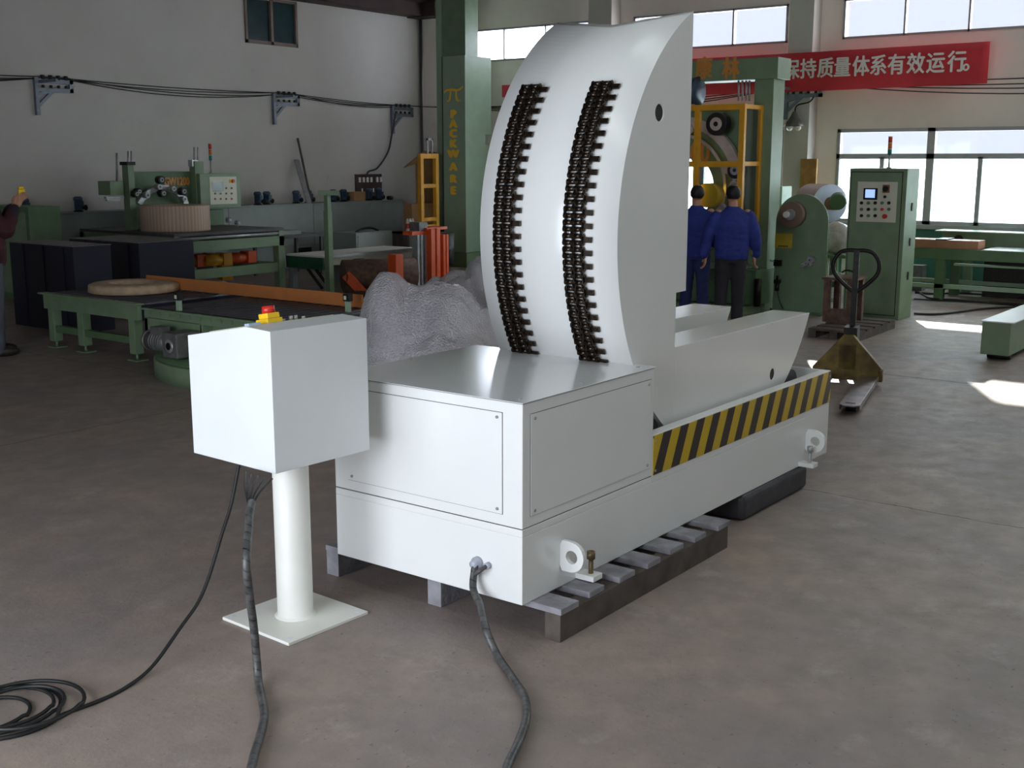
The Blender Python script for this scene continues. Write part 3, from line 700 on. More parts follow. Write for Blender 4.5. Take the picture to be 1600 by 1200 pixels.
# ================================================================== helpers for fronts that face the camera side
def rX(a, b, c, d, X):                     # front lies in the plane X; returns y0,y1,z0,z1
    p, q = WX(a, (b + d) / 2, X), WX(c, (b + d) / 2, X); m = (a + c) / 2
    return q.y, p.y, WX(m, d, X).z, WX(m, b, X).z
def rY(a, b, c, d, Y):
    p, q = WY(a, (b + d) / 2, Y), WY(c, (b + d) / 2, Y); m = (a + c) / 2
    return p.x, q.x, WY(m, d, Y).z, WY(m, b, Y).z
def bX(mb, a, b, c, d, X, dep, org=Vector()):
    y0, y1, z0, z1 = rX(a, b, c, d, X); return mb.box(X - org.x, X + dep - org.x, y0 - org.y, y1 - org.y, z0 - org.z, z1 - org.z)
def bY(mb, a, b, c, d, Y, dep, org=Vector()):
    x0, x1, z0, z1 = rY(a, b, c, d, Y); return mb.box(x0 - org.x, x1 - org.x, Y - org.y, Y + dep - org.y, z0 - org.z, z1 - org.z)
def tower(parent, p, h=.36):               # signal tower standing at local p, child parts
    MB().cyl(p, (p[0], p[1], p[2] + h * .42), .012, 8).lathe([(0, 0), (.03, 0), (.03, .015), (0, .02)], p, n=12).build('tower_pole', STEEL, parent)
    for i, (m) in enumerate((mat('lamp_green', '#1f7f77', .3), mat('lamp_orange', '#d8732a', .3), mat('lamp_red', '#c8362c', .3))):
        z = p[2] + h * (.42 + .19 * i); MB().cyl((p[0], p[1], z), (p[0], p[1], z + h * .17), .026, 14).build('signal_lamp', m, parent)
        MB().cyl((p[0], p[1], z + h * .17), (p[0], p[1], z + h * .19), .027, 14).build('lamp_ring', PANEL, parent)
def roller_wheel(parent, c, r, ax, t=.05, m=None, name='guide_roller', hubm=None):
    c = Vector(c); d = Vector(ax).normalized(); o = MB().cyl(c - d * t / 2, c + d * t / 2, r, 24).build(name, m or BLACK, parent, bevel=min(.006, r * .1))
    MB().cyl(c - d * (t / 2 + .006), c + d * (t / 2 + .006), r * .58, 20).build('hub', hubm or STEEL, o)
    MB().cyl(c - d * (t / 2 + .010), c + d * (t / 2 + .010), r * .22, 12).build('axle', DARK, o)
    return o

# ================================================================== roller conveyors at the left
def rollers(t, x0, x1, y0, y1, z, n, r=.035):
    for i in range(n):
        y = y0 + (y1 - y0) * (i + .5) / n
        MB().cyl((x0, y, z - r), (x1, y, z - r), r, 12).build('roller', mat('roller_grey', '#5c595c', .4, .5, var=.15, scale=6), t)
t = thing('roller_conveyor', 'green roller conveyor on legs at the left, carrying the paper-wrapped ring', 'conveyor', (3.25, 8.03, 0))
mb = MB()
for x in (0, 1.36):
    mb.box(x, x + .05, -.84, .84, .42, .585)
    mb.box(x - .03, x + .07, -.86, .90, .575, .59)
    for k in range(12):
        if x == 0: mb.cyl((-.008, -.76 + .137 * k, .52), (0, -.76 + .137 * k, .52), .014, 8)
mb.box(.05, 1.36, -.80, -.74, .43, .50).box(.05, 1.36, .74, .80, .43, .50)
mb.build('side_rails', GREEN, t, bevel=.003)
B(.05, 1.36, -.845, -.83, .42, .57).build('end_plate', NAVY, t)
rollers(t, .05, 1.36, -.80, .84, .592, 13)
for x in (.0, 1.30):
    for y in (-.72, .18, .72):
        lg = MB().box(x, x + .10, y - .05, y + .05, .07, .42).build('leg', GREEN, t, bevel=.004)
        MB().box(x - .02, x + .12, y - .09, y + .07, 0, .012).cyl((x + .05, y, .012), (x + .05, y, .07), .014, 8).build('foot', GREEN, lg)
[B(x_, x_ + .06, -.7, .7, .17, .24).build('brace', DGREEN, t) for x_ in (.02, 1.32)]
rg = G(210, 454, .6)
tag(MB().lathe([(.24, .005), (.24, .085), (.27, .10), (.44, .095), (.475, .08), (.48, .01), (.46, .0), (.24, .0)], n=64).build('paper_ring', KRAFT), 'flat ring wrapped in crinkled brown paper lying on the roller conveyor', 'ring').location = (rg.x, rg.y, .595)

t = thing('turntable_conveyor', 'green turntable roller conveyor with a round base behind the white console', 'conveyor', (3.85, 5.75, 0))
MB().lathe([(0, 0), (1.2, 0), (1.2, .17), (1.19, .175), (0, .175)], n=72).build('round_base', GREEN, t, bevel=0)
MB().lathe([(0, .185), (1.185, .185), (1.185, .20), (0, .20)], n=72).build('turning_plate', DGREEN, t)
MB().lathe([(0, .17), (1.15, .17), (1.15, .19), (0, .19)], n=48).build('bearing_ring', DARK, t)
mb = MB(); x0 = -.78; x1 = .78; y0, y1 = -1.15, 1.08
mb.box(x0, x0 + .05, y0, y1, .50, .60).box(x0 - .04, x0 + .06, y0, y1, .585, .60).box(x1 - .05, x1, y0, y1, .42, .60).box(x1 - .06, x1 + .04, y0, y1, .585, .60)
mb.box(x0, x0 + .04, .22, y1, .2, .51).box(x0 + .12, x0 + .16, -.5, .24, .2, .51).box(x0, x0 + .16, .20, .24, .2, .5).box(x0, x0 + .05, y0, -.5, .2, .51).box(x1 - .05, x1, y0 + .3, y1 - .1, .2, .45).box(x0, x1, y1 - .05, y1, .2, .50)
for k in range(14): mb.cyl((x0 - .012, y1 - .1 - .15 * k, .555), (x0, y1 - .1 - .15 * k, .555), .016, 8)
mb.build('frame', GREEN, t, bevel=.003)
rollers(t, x0 + .05, x1 - .05, y0 + .03, y1 - .02, .602, 17)
gm = MB().cyl((x0 - .20, .72, .34), (x0 - .20, .42, .34), .085, 20).lathe([(0, 0), (.095, 0), (.095, .02), (0, .02)], (x0 - .20, .72, .34), 'Y', 20).box(x0 - .26, x0 - .14, .50, .64, .40, .48).build('motor', MGREY, t)
for k in range(6): MB().lathe([(.084, 0), (.094, 0), (.094, .008), (.084, .008)], (x0 - .20, .46 + .035 * k, .34), 'Y', 20).build('cooling_fin', MGREY, gm)
gb = MB().box(x0 - .30, x0 - .02, .20, .42, .22, .45).build('gearbox', MGREY, t, bevel=.012)
MB().lathe([(.035, -.012), (.065, -.012), (.065, .0), (.035, .0)], (x0 - .30, .31, .33), 'X', 20).build('flange', STEEL, gb)
MB().cyl((x0 - .303, .31, .33), (x0 - .301, .31, .33), .034, 16).build('bore', DARK, gb)
for (px, py) in ((347, 466), (544, 487)):
    q = G(px, py, .6); 
    if px < 400: q = Vector((3.12, 6.35, .6))
    o = B(q.x - 3.85 - .02, q.x - 3.85 + .02, q.y - 5.75 - .02, q.y - 5.75 + .02, .60, .70).build('sensor_post', LGREEN, t)
    B(q.x - 3.85 - .03, q.x - 3.85 + .03, q.y - 5.75 - .035, q.y - 5.75 + .035, .70, .77).build('sensor', BLACK, o)
    B(q.x - 3.85 - .034, q.x - 3.85 - .03, q.y - 5.75 - .01, q.y - 5.75 + .02, .715, .75).build('reflector', PANEL, o)
a, b = G(229, 446, .61), G(566, 480, .61)
a.z = b.z = .603
d = (b - a).normalized(); nrm = Vector((-d.y, d.x, 0))
o = MB(); ln = (b - a).length
tag(MB(Matrix.Translation(a) @ Matrix(((d.x, nrm.x, 0, 0), (d.y, nrm.y, 0, 0), (0, 0, 1, 0), (0, 0, 0, 1)))).box(0, ln, 0, .012, 0, .125).box(0, ln, .012, .10, .0, .008).build('cardboard_angle', CARDR), 'long orange-brown cardboard angle lying across the roller conveyors', 'cardboard')

# navy cabinets, green cabinet
def navy(lab, a, b, c, d, X, dep, wy=.0):
    y0, y1, z0, z1 = rX(a, b, c, d, X); t = thing('sheet_cabinet', lab, 'cabinet', (X, y0, 0))
    MB().box(0, dep, 0, y1 - y0, 0, z1 - .006).build('body', NAVY, t, bevel=.006)
    MB().box(-.01, dep + .01, -.01, y1 - y0 + .01, z1 - .006, z1).build('top', mat('worn_navy_top', '#6a6466', .5, var=.2), t)
    for k in range(3): MB().box(-.012, 0, (y1 - y0) * (k + .45) / 3.2, (y1 - y0) * (k + .55) / 3.2 + .06, .05, z1 - .02).build('rib', NAVY, t)
navy('open navy sheet-metal cabinet at the far left, beside the person', 20, 382, 118, 522, 4.0, .5)
navy('taller navy sheet-metal cabinet in front of the left green wrapping machine', 112, 376, 219, 484, 5.2, .85)
for k, (px, y_, h_) in enumerate(((101, 415, .98), (123, 404, 1.06))):
    q = G(px, 512 - 4 * k); tag(B(q.x - .03, q.x + .03, q.y - .04, q.y + .04, 0, .86 + .07 * k).build('green_post', DGREEN), 'short dark green post standing before the navy cabinets, ' + ('the lower left one' if k == 0 else 'the taller right one'), 'post')
y0, y1, z0, z1 = rX(0, 323, 50, 490, 5.4)
t = thing('machine_cabinet', 'plain green cabinet at the left edge behind the person', 'cabinet', (5.4, y0, 0))
B(0, .5, 0, y1 - y0 + .4, 0, z1).build('body', DGREEN, t, bevel=.004)
B(-.01, 0, .08, y1 - y0 + .3, .1, z1 - .08).build('door', GREEN, t)

# long grey washing cabinet along the left wall with pump motors
TX0, TX1, TY = 5.9, 14.05, 13.45
tz = WY(470, 320, TY).z
t = thing('grey_cabinet', 'long pale grey cabinet running along the foot of the left wall', 'cabinet', (TX0, TY, 0))
mb = MB().box(0, TX1 - TX0, 0, .45, .45, tz).box(3.2, TX1 - TX0, .02, .45, 0, .45)
mb.build('body', GREY, t, bevel=.006); B(0, 3.2, .05, .45, .1, .45).build('plinth', DGREY, t)
B(-.01, TX1 - TX0 + .01, -.02, .46, tz, tz + .02).build('top', GREY, t)
for x in (2.9, 5.2, 6.0): B(x, x + .42, -.004, .0, .12, .40).build('vent_opening', DARK, t)
for x in (1.7, 3.7, 5.7): B(x, x + .008, -.003, .001, .45, tz).build('panel_joint', DGREY, t)
def pump(first, px):
    q = WY(px, 318, 13.68)
    if first is None:
        t = thing('pump_motor', 'x', 'motor', (q.x, 13.68, tz + .02))
        b = MB().lathe([(0, .03), (.055, .03), (.06, .05), (.06, .17), (.07, .175), (.07, .21), (.05, .235), (0, .235)], n=18); b.build('housing', LBLUE, t)
        MB().lathe([(0, 0), (.075, 0), (.075, .02), (.03, .03), (0, .03)], n=16).build('base_flange', DARK, t)
        MB().box(-.035, .035, -.10, -.05, .09, .17).build('terminal_box', LBLUE, t)
        MB().cyl((.05, 0, .06), (.13, 0, .06), .03, 12).lathe([(0, 0), (.045, 0), (.045, .02), (0, .02)], (.12, 0, .06), 'X', 12).build('outlet', DARK, t)
        return t
    c = copy_tree(first); c.location = (q.x, 13.68, tz + .02); return c
pm = pump(None, 38); ps = [pm] + [pump(pm, x) for x in (122, 403, 417, 463, 482, 521, 537, 577, 592)]
labs = ['dark pump motor on the grey cabinet above the far left green cabinet', 'dark pump motor on the grey cabinet, alone above the navy cabinets', 'left motor of the pair on the grey cabinet just right of the left control box', 'right motor of the pair on the grey cabinet just right of the left control box',
        'motor on the grey cabinet just left of the foot of the shiny channel', 'motor on the grey cabinet right at the foot of the shiny channel', 'motor on the grey cabinet behind the head of the slim green post', 'motor on the grey cabinet between the slim green post and the tan carton',
        'motor on the grey cabinet under the left half of the socket board', 'motor on the grey cabinet under the right end of the socket board']
for o, l in zip(ps, labs): o['label'] = l; o['group'] = 'pump motors on the grey cabinet'
x0, x1, z0, z1 = rY(553, 303, 571, 317, 13.6)
tag(B(x0, x1, 13.6, 13.8, tz + .021, tz + .20).build('carton', CARD), 'small tan carton on the grey cabinet below the socket board', 'box')
q = WY(610, 317, 13.6); t = thing('small_motor', 'tiny black motor at the right end of the grey cabinet top', 'motor', (q.x, 13.6, tz + .02))
MB().cyl((-.07, 0, .04), (.05, 0, .04), .04, 14).build('housing', BLACK, t); MB().box(-.05, .04, -.03, .03, 0, .02).build('base', DARK, t)

# grey tables and boxes before the cabinet
def table(lab, a, b, c, Y, dep, h, m, mleg, nm='work_table', cat='table', lw=.05):
    p, q = WY(a, b, Y), WY(c, b, Y); t = thing(nm, lab, cat, (p.x, Y, 0)); wd = q.x - p.x
    B(-.02, wd + .02, -.02, dep + .02, h - .05, h).build('tabletop', m, t, bevel=.004)
    for x in (0, wd - lw):
        for y in (0, dep - lw): B(x, x + lw, y, y + lw, 0, h - .05).build('leg', mleg, t)
    B(lw, wd - lw, .01, .04, .12, .17).build('stretcher', mleg, t); return t
tb = table('dark grey steel table against the long grey cabinet', 437, 378, 505, 12.5, .7, .72, DGREY, DGREY)
pp = WY(455, 372, 12.5); tag(B(pp.x - .35, pp.x + .35, 12.62, 13.0, .722, .79).build('pale_tray', GREY), 'pale grey flat tray on the dark grey table', 'tray')
x0, x1, z0, z1 = rY(557, 362, 617, 430, 12.3)
t = thing('switch_box', 'pale grey switch cabinet standing before the right part of the long grey cabinet', 'cabinet', (x0, 12.3, 0))
B(0, x1 - x0, 0, .6, 0, z1).build('body', GREY, t, bevel=.005); B(.04, x1 - x0 - .04, -.012, 0, .1, z1 - .05).build('door', GREY, t)
MB().tube(catmull([(.2, .2, z1 + .0), (.35, .2, z1 + .05), (.6, .2, z1 + .06), (.8, .2, z1 + .0)]), .02, 8).build('strap', BLACK, t)

# beige conveyor table with green end
t = thing('belt_conveyor', 'beige belt conveyor on grey legs with a dark green end, behind the cardboard angle', 'conveyor', (8.85, 10.3, 0))
B(0, 2.25, 0, .9, .40, .52).build('side_beam', mat('beige_steel', '#a49c8c', .5), t, bevel=.004)
B(.02, 2.27, -.01, .91, .521, .545).build('belt', CREAM, t)
B(.04, 2.25, -.03, .0, .52, .56).build('edge_rail', STEEL, t)
B(-.03, 0, .04, .86, .34, .52).build('end_cover', mat('bottle_green', '#1f5038', .5), t)
for x in (.05, 1.0, 2.1):
    for y in (.0, .80): B(x, x + .10, y, y + .10, 0, .40).build('leg', GREY, t)
MB().cyl((.55, -.06, .40), (.75, -.06, .40), .08, 16).build('drive_motor', BLACK, t)
[MB().bar((.02, y_, .4), (.10, y_ - .3, .03), .035).build('brace', BLACK, t) for y_ in (.5, .32)]

# slim green post
q = G(516, 463)
hz = VP(516, 303, q, q + Vector((.6, -.8, 0))).z
t = thing('slim_post', 'slim green post with a tee head behind the cardboard angle', 'post', (q.x, q.y, 0))
MB().box(-.045, .045, -.045, .045, 0, hz - .25).box(-.035, .035, -.035, .035, hz - .25, hz).build('column', GREEN, t)
MB().bar((-.08, .1, hz + .015), (.10, -.14, hz + .015), .07).build('head', GREEN, t)
B(-.12, .12, -.12, .12, 0, .015).build('foot', GREEN, t)
for z in (hz - .45, hz - .62, hz - .70): MB().cyl((.045, 0, z), (.075, 0, z), .02, 8).build('knob', BLACK, t)

# orange machine, orange posts
oY = 9.6
t = thing('lifting_frame', 'orange frame with grey columns beside the tall green column', 'machine', (0, 0, 0))
ox = rY(653, 367, 667, 450, oY)
for a in (653, 658.5, 664): x0, x1, z0, z1 = rY(a, 367, a + 3.4, 470, oY); B(x0, x1, oY, oY + .12, 0, z1).build('grey_column', STEEL, t)
for a, b_, c in ((667, 357, 681), (686, 366, 694)):
    x0, x1, z0, z1 = rY(a, b_, c, 470, oY); B(x0, x0 + (x1 - x0) * .42, oY - .1, oY + .15, 0, z1).box(x0 + (x1 - x0) * .62, x1, oY - .1, oY + .15, 0, z1).build('orange_column', ORA, t)
[bY(MB(), *a_).build('cross_bar', ORA, t) for a_ in ((644, 361, 668, 367, oY, .2), (667, 355, 699, 359, oY - .05, .3), (680, 397, 688, 404, oY, .1))]
mb = MB(); x0, x1, z0, z1 = rY(655, 347, 668, 361, oY); mb.box(x0, x1, oY, oY + .2, z0, z1); mb.build('gear_motor', MGREY, t)
x0, x1, z0, z1 = rY(693, 364, 707, 460, oY + .1); MB().cyl(((x0 + x1) / 2, oY + .25, .3), ((x0 + x1) / 2, oY + .25, z1), .22, 20).build('film_roll', BLACK, t)
q = G(619, 462); tag(B(q.x - .08, q.x + .08, q.y - .08, q.y + .08, 0, .62).build('orange_post', ORA), 'short thick orange post behind the bubble wrap', 'post')
q = G(560, 462); tag(MB().bar((q.x + .05, q.y - .1, 0), (q.x - .10, q.y + .15, .32), .05, .14).build('orange_bar', ORA), 'orange steel bar leaning under the beige conveyor', 'bar')
q = G(595, 458); t = thing('coil_drum', 'dark rusty drum lying under the beige conveyor', 'drum', (q.x, q.y, 0))
MB().cyl((-.45, .35, .28), (.50, -.25, .28), .24, 24).build('shell', RUST, t); MB().box(-.5, .5, -.3, .3, 0, .08).build('cradle', RUST, t)

# yellow ladder frame, cartons, bottles
lY = 11.6
x0, x1, z0, z1 = rY(658, 240, 686, 350, lY)
t = thing('ladder_frame', 'yellow upright ladder frame in front of the hall corner', 'frame', (x0, lY, 0)); wd = x1 - x0
mb = MB().box(0, .08, 0, .08, 0, z1 - .09).box(0, wd, 0, .08, z1 - .09, z1).box(wd - .08, wd, 0, .08, 0, z1 - .09)
for z in (z0 + .05, (z0 + z1) / 2 + .02, .75): mb.box(.078, wd - .078, .01, .07, z, z + .07)
mb.build('frame', YEL, t)
x2, x3, za, zb = rY(669, 216, 678, 238, lY)
MB().box(x2 - x0, x2 - x0 + .03, .02, .05, z1, zb).box(x3 - x0 - .03, x3 - x0, .02, .05, z1, zb).box(x2 - x0, x3 - x0, .02, .05, zb - .04, zb).build('guide_rod', STEEL, t)
x0, x1, z0, z1 = rY(652, 246, 684, 345, 12.3)
sh = MB().box(x0, x1, 12.3, 12.34, 0, z1); m_ = WY(652, 250, 12.3)
tag(sh.build('cardboard_sheet', CARD), 'tall brown cardboard sheets leaning behind the yellow ladder frame', 'cardboard')
p1, p2, p3, p4 = WY(662, 236, 12.25), WY(682, 238, 12.25), WY(655, 257, 12.1), WY(640, 262, 12.1)
tag(MB().prism([(p.x, p.z) for p in (p4, p3, p2, p1)], 'Y', 12.22, 12.26).build('cardboard_flap', CARD), 'folded cardboard flap on top of the tall brown sheets', 'cardboard')
x0, x1, z0, z1 = rY(628, 315, 681, 350, 12.35)
t = thing('shelf_cabinet', 'dark low shelf unit beside the grey cabinet end', 'shelf', (x0, 11.9, 0))
zt = WY(645, 362, 11.9).z; xl = WY(632, 361, 11.98).x - x0; B(xl, x1 - x0, 0, .42, zt - .04, zt).box(xl, xl + .04, 0, .42, 0, zt).box(x1 - x0 - .04, x1 - x0, 0, .42, 0, zt).box(0, x1 - x0, 0, .42, .25, .29).build('body', WOODD, t)
x0, x1, z0, z1 = rY(634, 318, 680, 346, 12.1)
tag(B(x0 + .15, x1, 12.08, 12.28, zt + .001, z1).build('carton', CARD), 'wide brown carton on the dark shelf unit behind the yellow ladder', 'box')
for i, px in enumerate((637, 641, 645)):
    q = WY(px, 361, 11.98)
    t = thing('spray_can', 'white and red can on the dark shelf unit, ' + ('left of the row of three', 'middle of the row of three', 'right of the row of three')[i], 'can', (q.x, 11.98, zt), 0, 'cans on the shelf unit')
    MB().lathe([(0, 0), (.028, 0), (.028, .2), (.018, .22), (.018, .24), (0, .24)], n=12).build('body', LETW, t); MB().lathe([(.0285, .06), (.0285, .15)], n=12).build('label_band', RED, t)

# ================================================================== tall green column with the writing
PX = 13.4
t = thing('packing_column', 'tall green machine column with yellow lettering, left of the white upender', 'machine', (PX, 0, 0))
def bx(mb, a, b, c, d, X, dep): return bX(mb, a, b, c, d, X, dep, Vector((PX, 0, 0)))
mb = MB(); y0, y1, z0, z1 = rX(683, 20, 691, 416, PX + .3); mb.box(.3, .55, y0, y1, 0, 5.6); mb.build('outer_mast', LGREEN, t, bevel=.004)
mb = MB(); y0, y1, z0, z1 = rX(700, 20, 727, 416, PX + .3); mb.box(.32, .7, y0, y1 + .25, 0, 5.6); mb.build('inner_mast', GREEN, t)
y0, y1, z0, z1 = rX(693, 87, 727.5, 416, PX); yL, yR = y1, y0
MB().box(0, .78, y0, y1, z1 - 1.42, z1).box(0, .60, y0, y1, .28, z1 - 1.42).build('front_housing', LGREEN, t, bevel=.004)
B(-.01, .62, y0 - .02, y1 + .02, 0, .27).build('foot', GREEN, t)
y0b, y1b, z0b, z1b = rX(736, 226, 758, 480, PX + .6); B(.62, .9, y0b, yR + .1, 0, z1b).build('rear_slab', LGREEN, t)
B(-.004, .0, yL + .0, yL + .012, .3, z1).build('slot', DARK, t)
for ch, py in zip('PACKWARE', (179, 194, 209, 225, 241, 261, 280, 298)):
    q = WX(708.5, py, PX); text('lettering', ch, .20, LETY, t, (-.004, q.y, q.z), (0, -1, 0), (0, 0, 1), bold=.022, depth=.004, sx=1.22)
q = WX(708.5, 149, PX)
def zpt(a, b): p = WX(a, b, PX); return Vector((-.006, p.y, p.z))
mb = MB(); mb.tube(catmull([zpt(694, 145), zpt(698, 141), zpt(706, 140), zpt(715, 141), zpt(724, 135)]), [.014 + .010 * math.sin(PI * i / 32) for i in range(33)], 8)
mb.tube(catmull([zpt(704, 142), zpt(703.5, 150), zpt(702, 157), zpt(698.5, 158)]), [.020 - .004 * math.cos(i * .3) for i in range(25)], 8)
mb.tube(catmull([zpt(713, 142), zpt(713, 151), zpt(715, 157), zpt(720, 157)]), [.020 - .004 * math.cos(i * .3) for i in range(25)], 8)
o = mb.build('pi_sign', LETY, t)
for v in o.data.vertices: v.co.x = -.004 + (v.co.x + .006) * .15

# ================================================================== left wrapping machine
gY = 12.5
t = thing('table_wrapping_machine', 'green coil wrapping machine on a frame table by the left wall', 'machine', (6.6, 11.0, 0))
O = Vector((6.6, 11.0, 0))
mb = MB(); h = .97; TW, TD = 2.05, 2.3
mb.box(0, TW, 0, TD, h - .04, h - .0).build('table_plate', DGREY, t)
mb = MB().box(0, .10, .0, TD, h - .27, h - .042).box(0, TW, 0, .10, h - .27, h - .12).box(TW - .1, TW, 0, TD, h - .27, h - .042).box(0, TW, TD - .1, TD, h - .27, h - .042)
mb.build('top_frame', GREEN, t, bevel=.003)
MB().cyl((.05, .03, h - .08), (TW, .03, h - .08), .026, 12).build('end_roller', STEEL, t)
for x in (0, TW - .12):
    for y in (0, TD - .12): B(x, x + .12, y, y + .12, 0, h - .27).build('leg', GREEN, t, bevel=.003)
B(TW * .5, TW * .5 + .1, TD - .12, TD, 0, h - .27).build('leg', GREEN, t)
MB().box(.12, TW - .12, .03, .09, .30, .44).box(.03, .09, .12, TD - .12, .30, .44).box(TW - .09, TW - .03, .12, TD - .12, .30, .44).build('lower_rail', GREEN, t)
for k, (a, b, c) in enumerate(((1.2, .5, .26), (1.9, .55, .22), (.7, .52, .24), (.95, 1.1, .26), (1.4, 1.1, .2))):
    o = MB().cyl((a - .45, c + 1.1 - .7, .50), (a - .13, c + 1.1 - .7, .50), .085, 16).box(a - .13, a + .03, c + 1.1 - .8, c + 1.1 - .6, .42, .60).build('yellow_motor', ORA if k % 2 else YEL, t)
x0, x1, z0, z1 = rY(347, 397, 364, 444, 12.0); MB().box(x0 - 6.6, x1 - 6.6, 1.0, 1.12, .12, z1).build('guard_post', YEL, t)
def gy(mb, a, b, c, d, Y, dep): return bY(mb, a, b, c, d, Y, dep, O)
mb = MB(); gy(mb, 205, 268, 312, 356, gY, .12); mb.build('back_plate', DGREEN, t, bevel=.004)
mb = MB(); x0, x1, z0, z1 = rY(299, 252, 313, 356, gY); mb.box(x0 - 6.6, x1 - 6.6, gY - .12 - 11, gY + .02 - 11, h, z1); mb.build('right_column', GREEN, t, bevel=.004)
x0, x1, z0, z1 = rY(192, 258, 201, 318, gY); o = MB().box(x0 - 6.6, x1 - 6.6, 1.35, 1.5, h, z1).build('left_column', GREEN, t); 
MB().box(x0 - 6.62, x1 - 6.58, 1.33, 1.52, z1, z1 + .05).build('cap', BLACK, o)
mb = MB(); gy(mb, 172, 283, 193, 305, gY - .1, .3); o = mb.build('counter_box', GREEN, t, bevel=.004)
mb = MB(); gy(mb, 166, 307, 194, 310, gY - .1, .06); gy(mb, 168, 311, 188, 314, gY - .1, .06); mb.build('clamp', STEEL, o)
a = WY(182.5, 283, gY) - O; b = WY(182.5, 239, gY) - O; MB().cyl(a, b, .016, 8).build('rod', STEEL, o)
for px, t0, t1 in ((200, 236, 275), (205, 236, 275), (303.5, 230, 254), (309, 230, 254)):
    a = WY(px, t1, gY - .06) - O; b = WY(px, t0, gY - .06) - O; MB().cyl(a, b, .012, 8).build('guide_rod', STEEL, t)
for px, py in ((203, 262), (305, 255)): a = WY(px, py, gY - .1) - O; MB().box(a.x - .06, a.x + .06, a.y, a.y + .1, a.z - .05, a.z + .05).build('slide_block', STEEL, t)
mb = MB(); gy(mb, 313, 271, 376, 325, gY - .2, .3); cbx = mb.build('control_box', GREEN, t, bevel=.006)
mb = MB(); gy(mb, 328, 276, 370, 319, gY - .206, .005); fp = mb.build('front_panel', PANEL, cbx)
mb = MB(); gy(mb, 332, 284, 349, 299, gY - .210, .004); mb.build('screen', SCR, cbx)
for i in range(4):
    for j in range(3):
        if i < 2 and j == 0: continue
        a = WY(336 + 8.6 * i, 294 + 8.4 * j, gY - .206) - O; MB().cyl(a, a - Vector((0, .012, 0)), .016, 10).build('button', RED if (i == 3 and j == 2) else DGREEN, cbx)
a = WY(362, 283, gY - .206) - O; MB().box(a.x - .05, a.x + .05, a.y - .004, a.y, a.z - .03, a.z + .03).build('stop_plate', YBR, cbx); MB().cyl(a + Vector((.02, 0, 0)), a + Vector((.02, -.03, 0)), .028, 14).build('stop_button', RED, cbx)
a = WY(330, 270.5, gY - .05) - O; tower(t, (a.x, a.y, a.z), .47)
mb = MB(); gy(mb, 313, 328, 350, 356, gY - .05, .2); mb.build('lower_housing', DGREEN, t)
a = WY(276, 284, gY) - O; text('lettering', 'GW1200', .17, LETO, t, (a.x, a.y - .006, a.z), (1, 0, 0), (0, 0, 1), bold=.010, depth=.004, sx=.74)
ax = (0, 1, 0)
for px, py, r, m in ((250, 281, .062, BLACK), (253, 302, .058, BLACK), (285, 299, .062, BLACK), (215, 299, .05, BLACK), (211, 303, .05, BLACK), (305, 323, .05, BLACK), (298, 340, .05, BLACK), (293, 336, .045, STEEL), (228, 305, .045, STEEL), (247, 292, .04, STEEL), (269, 295, .04, STEEL), (286, 311, .045, STEEL)):
    roller_wheel(t, WY(px, py, gY - .22) - O, r, ax, .10, m, hubm=GREY)
ac = WY(257, 345, gY - .14) - O; ar_ = []
mb = MB()
for k in range(25):
    a = math.radians(28 + 5 * k)
    for r in (.46, .54): ar_.append((ac.x + r * math.cos(a), ac.z + r * math.sin(a)))
n = len(ar_) // 2; outl = [ar_[2 * i] for i in range(n)] + [ar_[2 * i + 1] for i in reversed(range(n))]
MB().prism(outl, 'Y', ac.y, ac.y + .05).build('winding_ring', STEEL, t)
for a_, b_ in ((357, 344), (371, 349)):
    roller_wheel(t, WY(a_, b_, 11.5) - O, .045, (1, 0, 0), .05, STEEL)
q = Vector((7.2, 11.75, .972))
co = tag(MB().lathe([(.2, 0), (.50, 0), (.505, .02), (.505, .36), (.50, .375), (.2, .375), (.2, 0)], n=64).build('wrapped_coil', COILM), 'wide tan paper-wrapped coil lying on the left wrapping machine', 'coil')
co.location = q

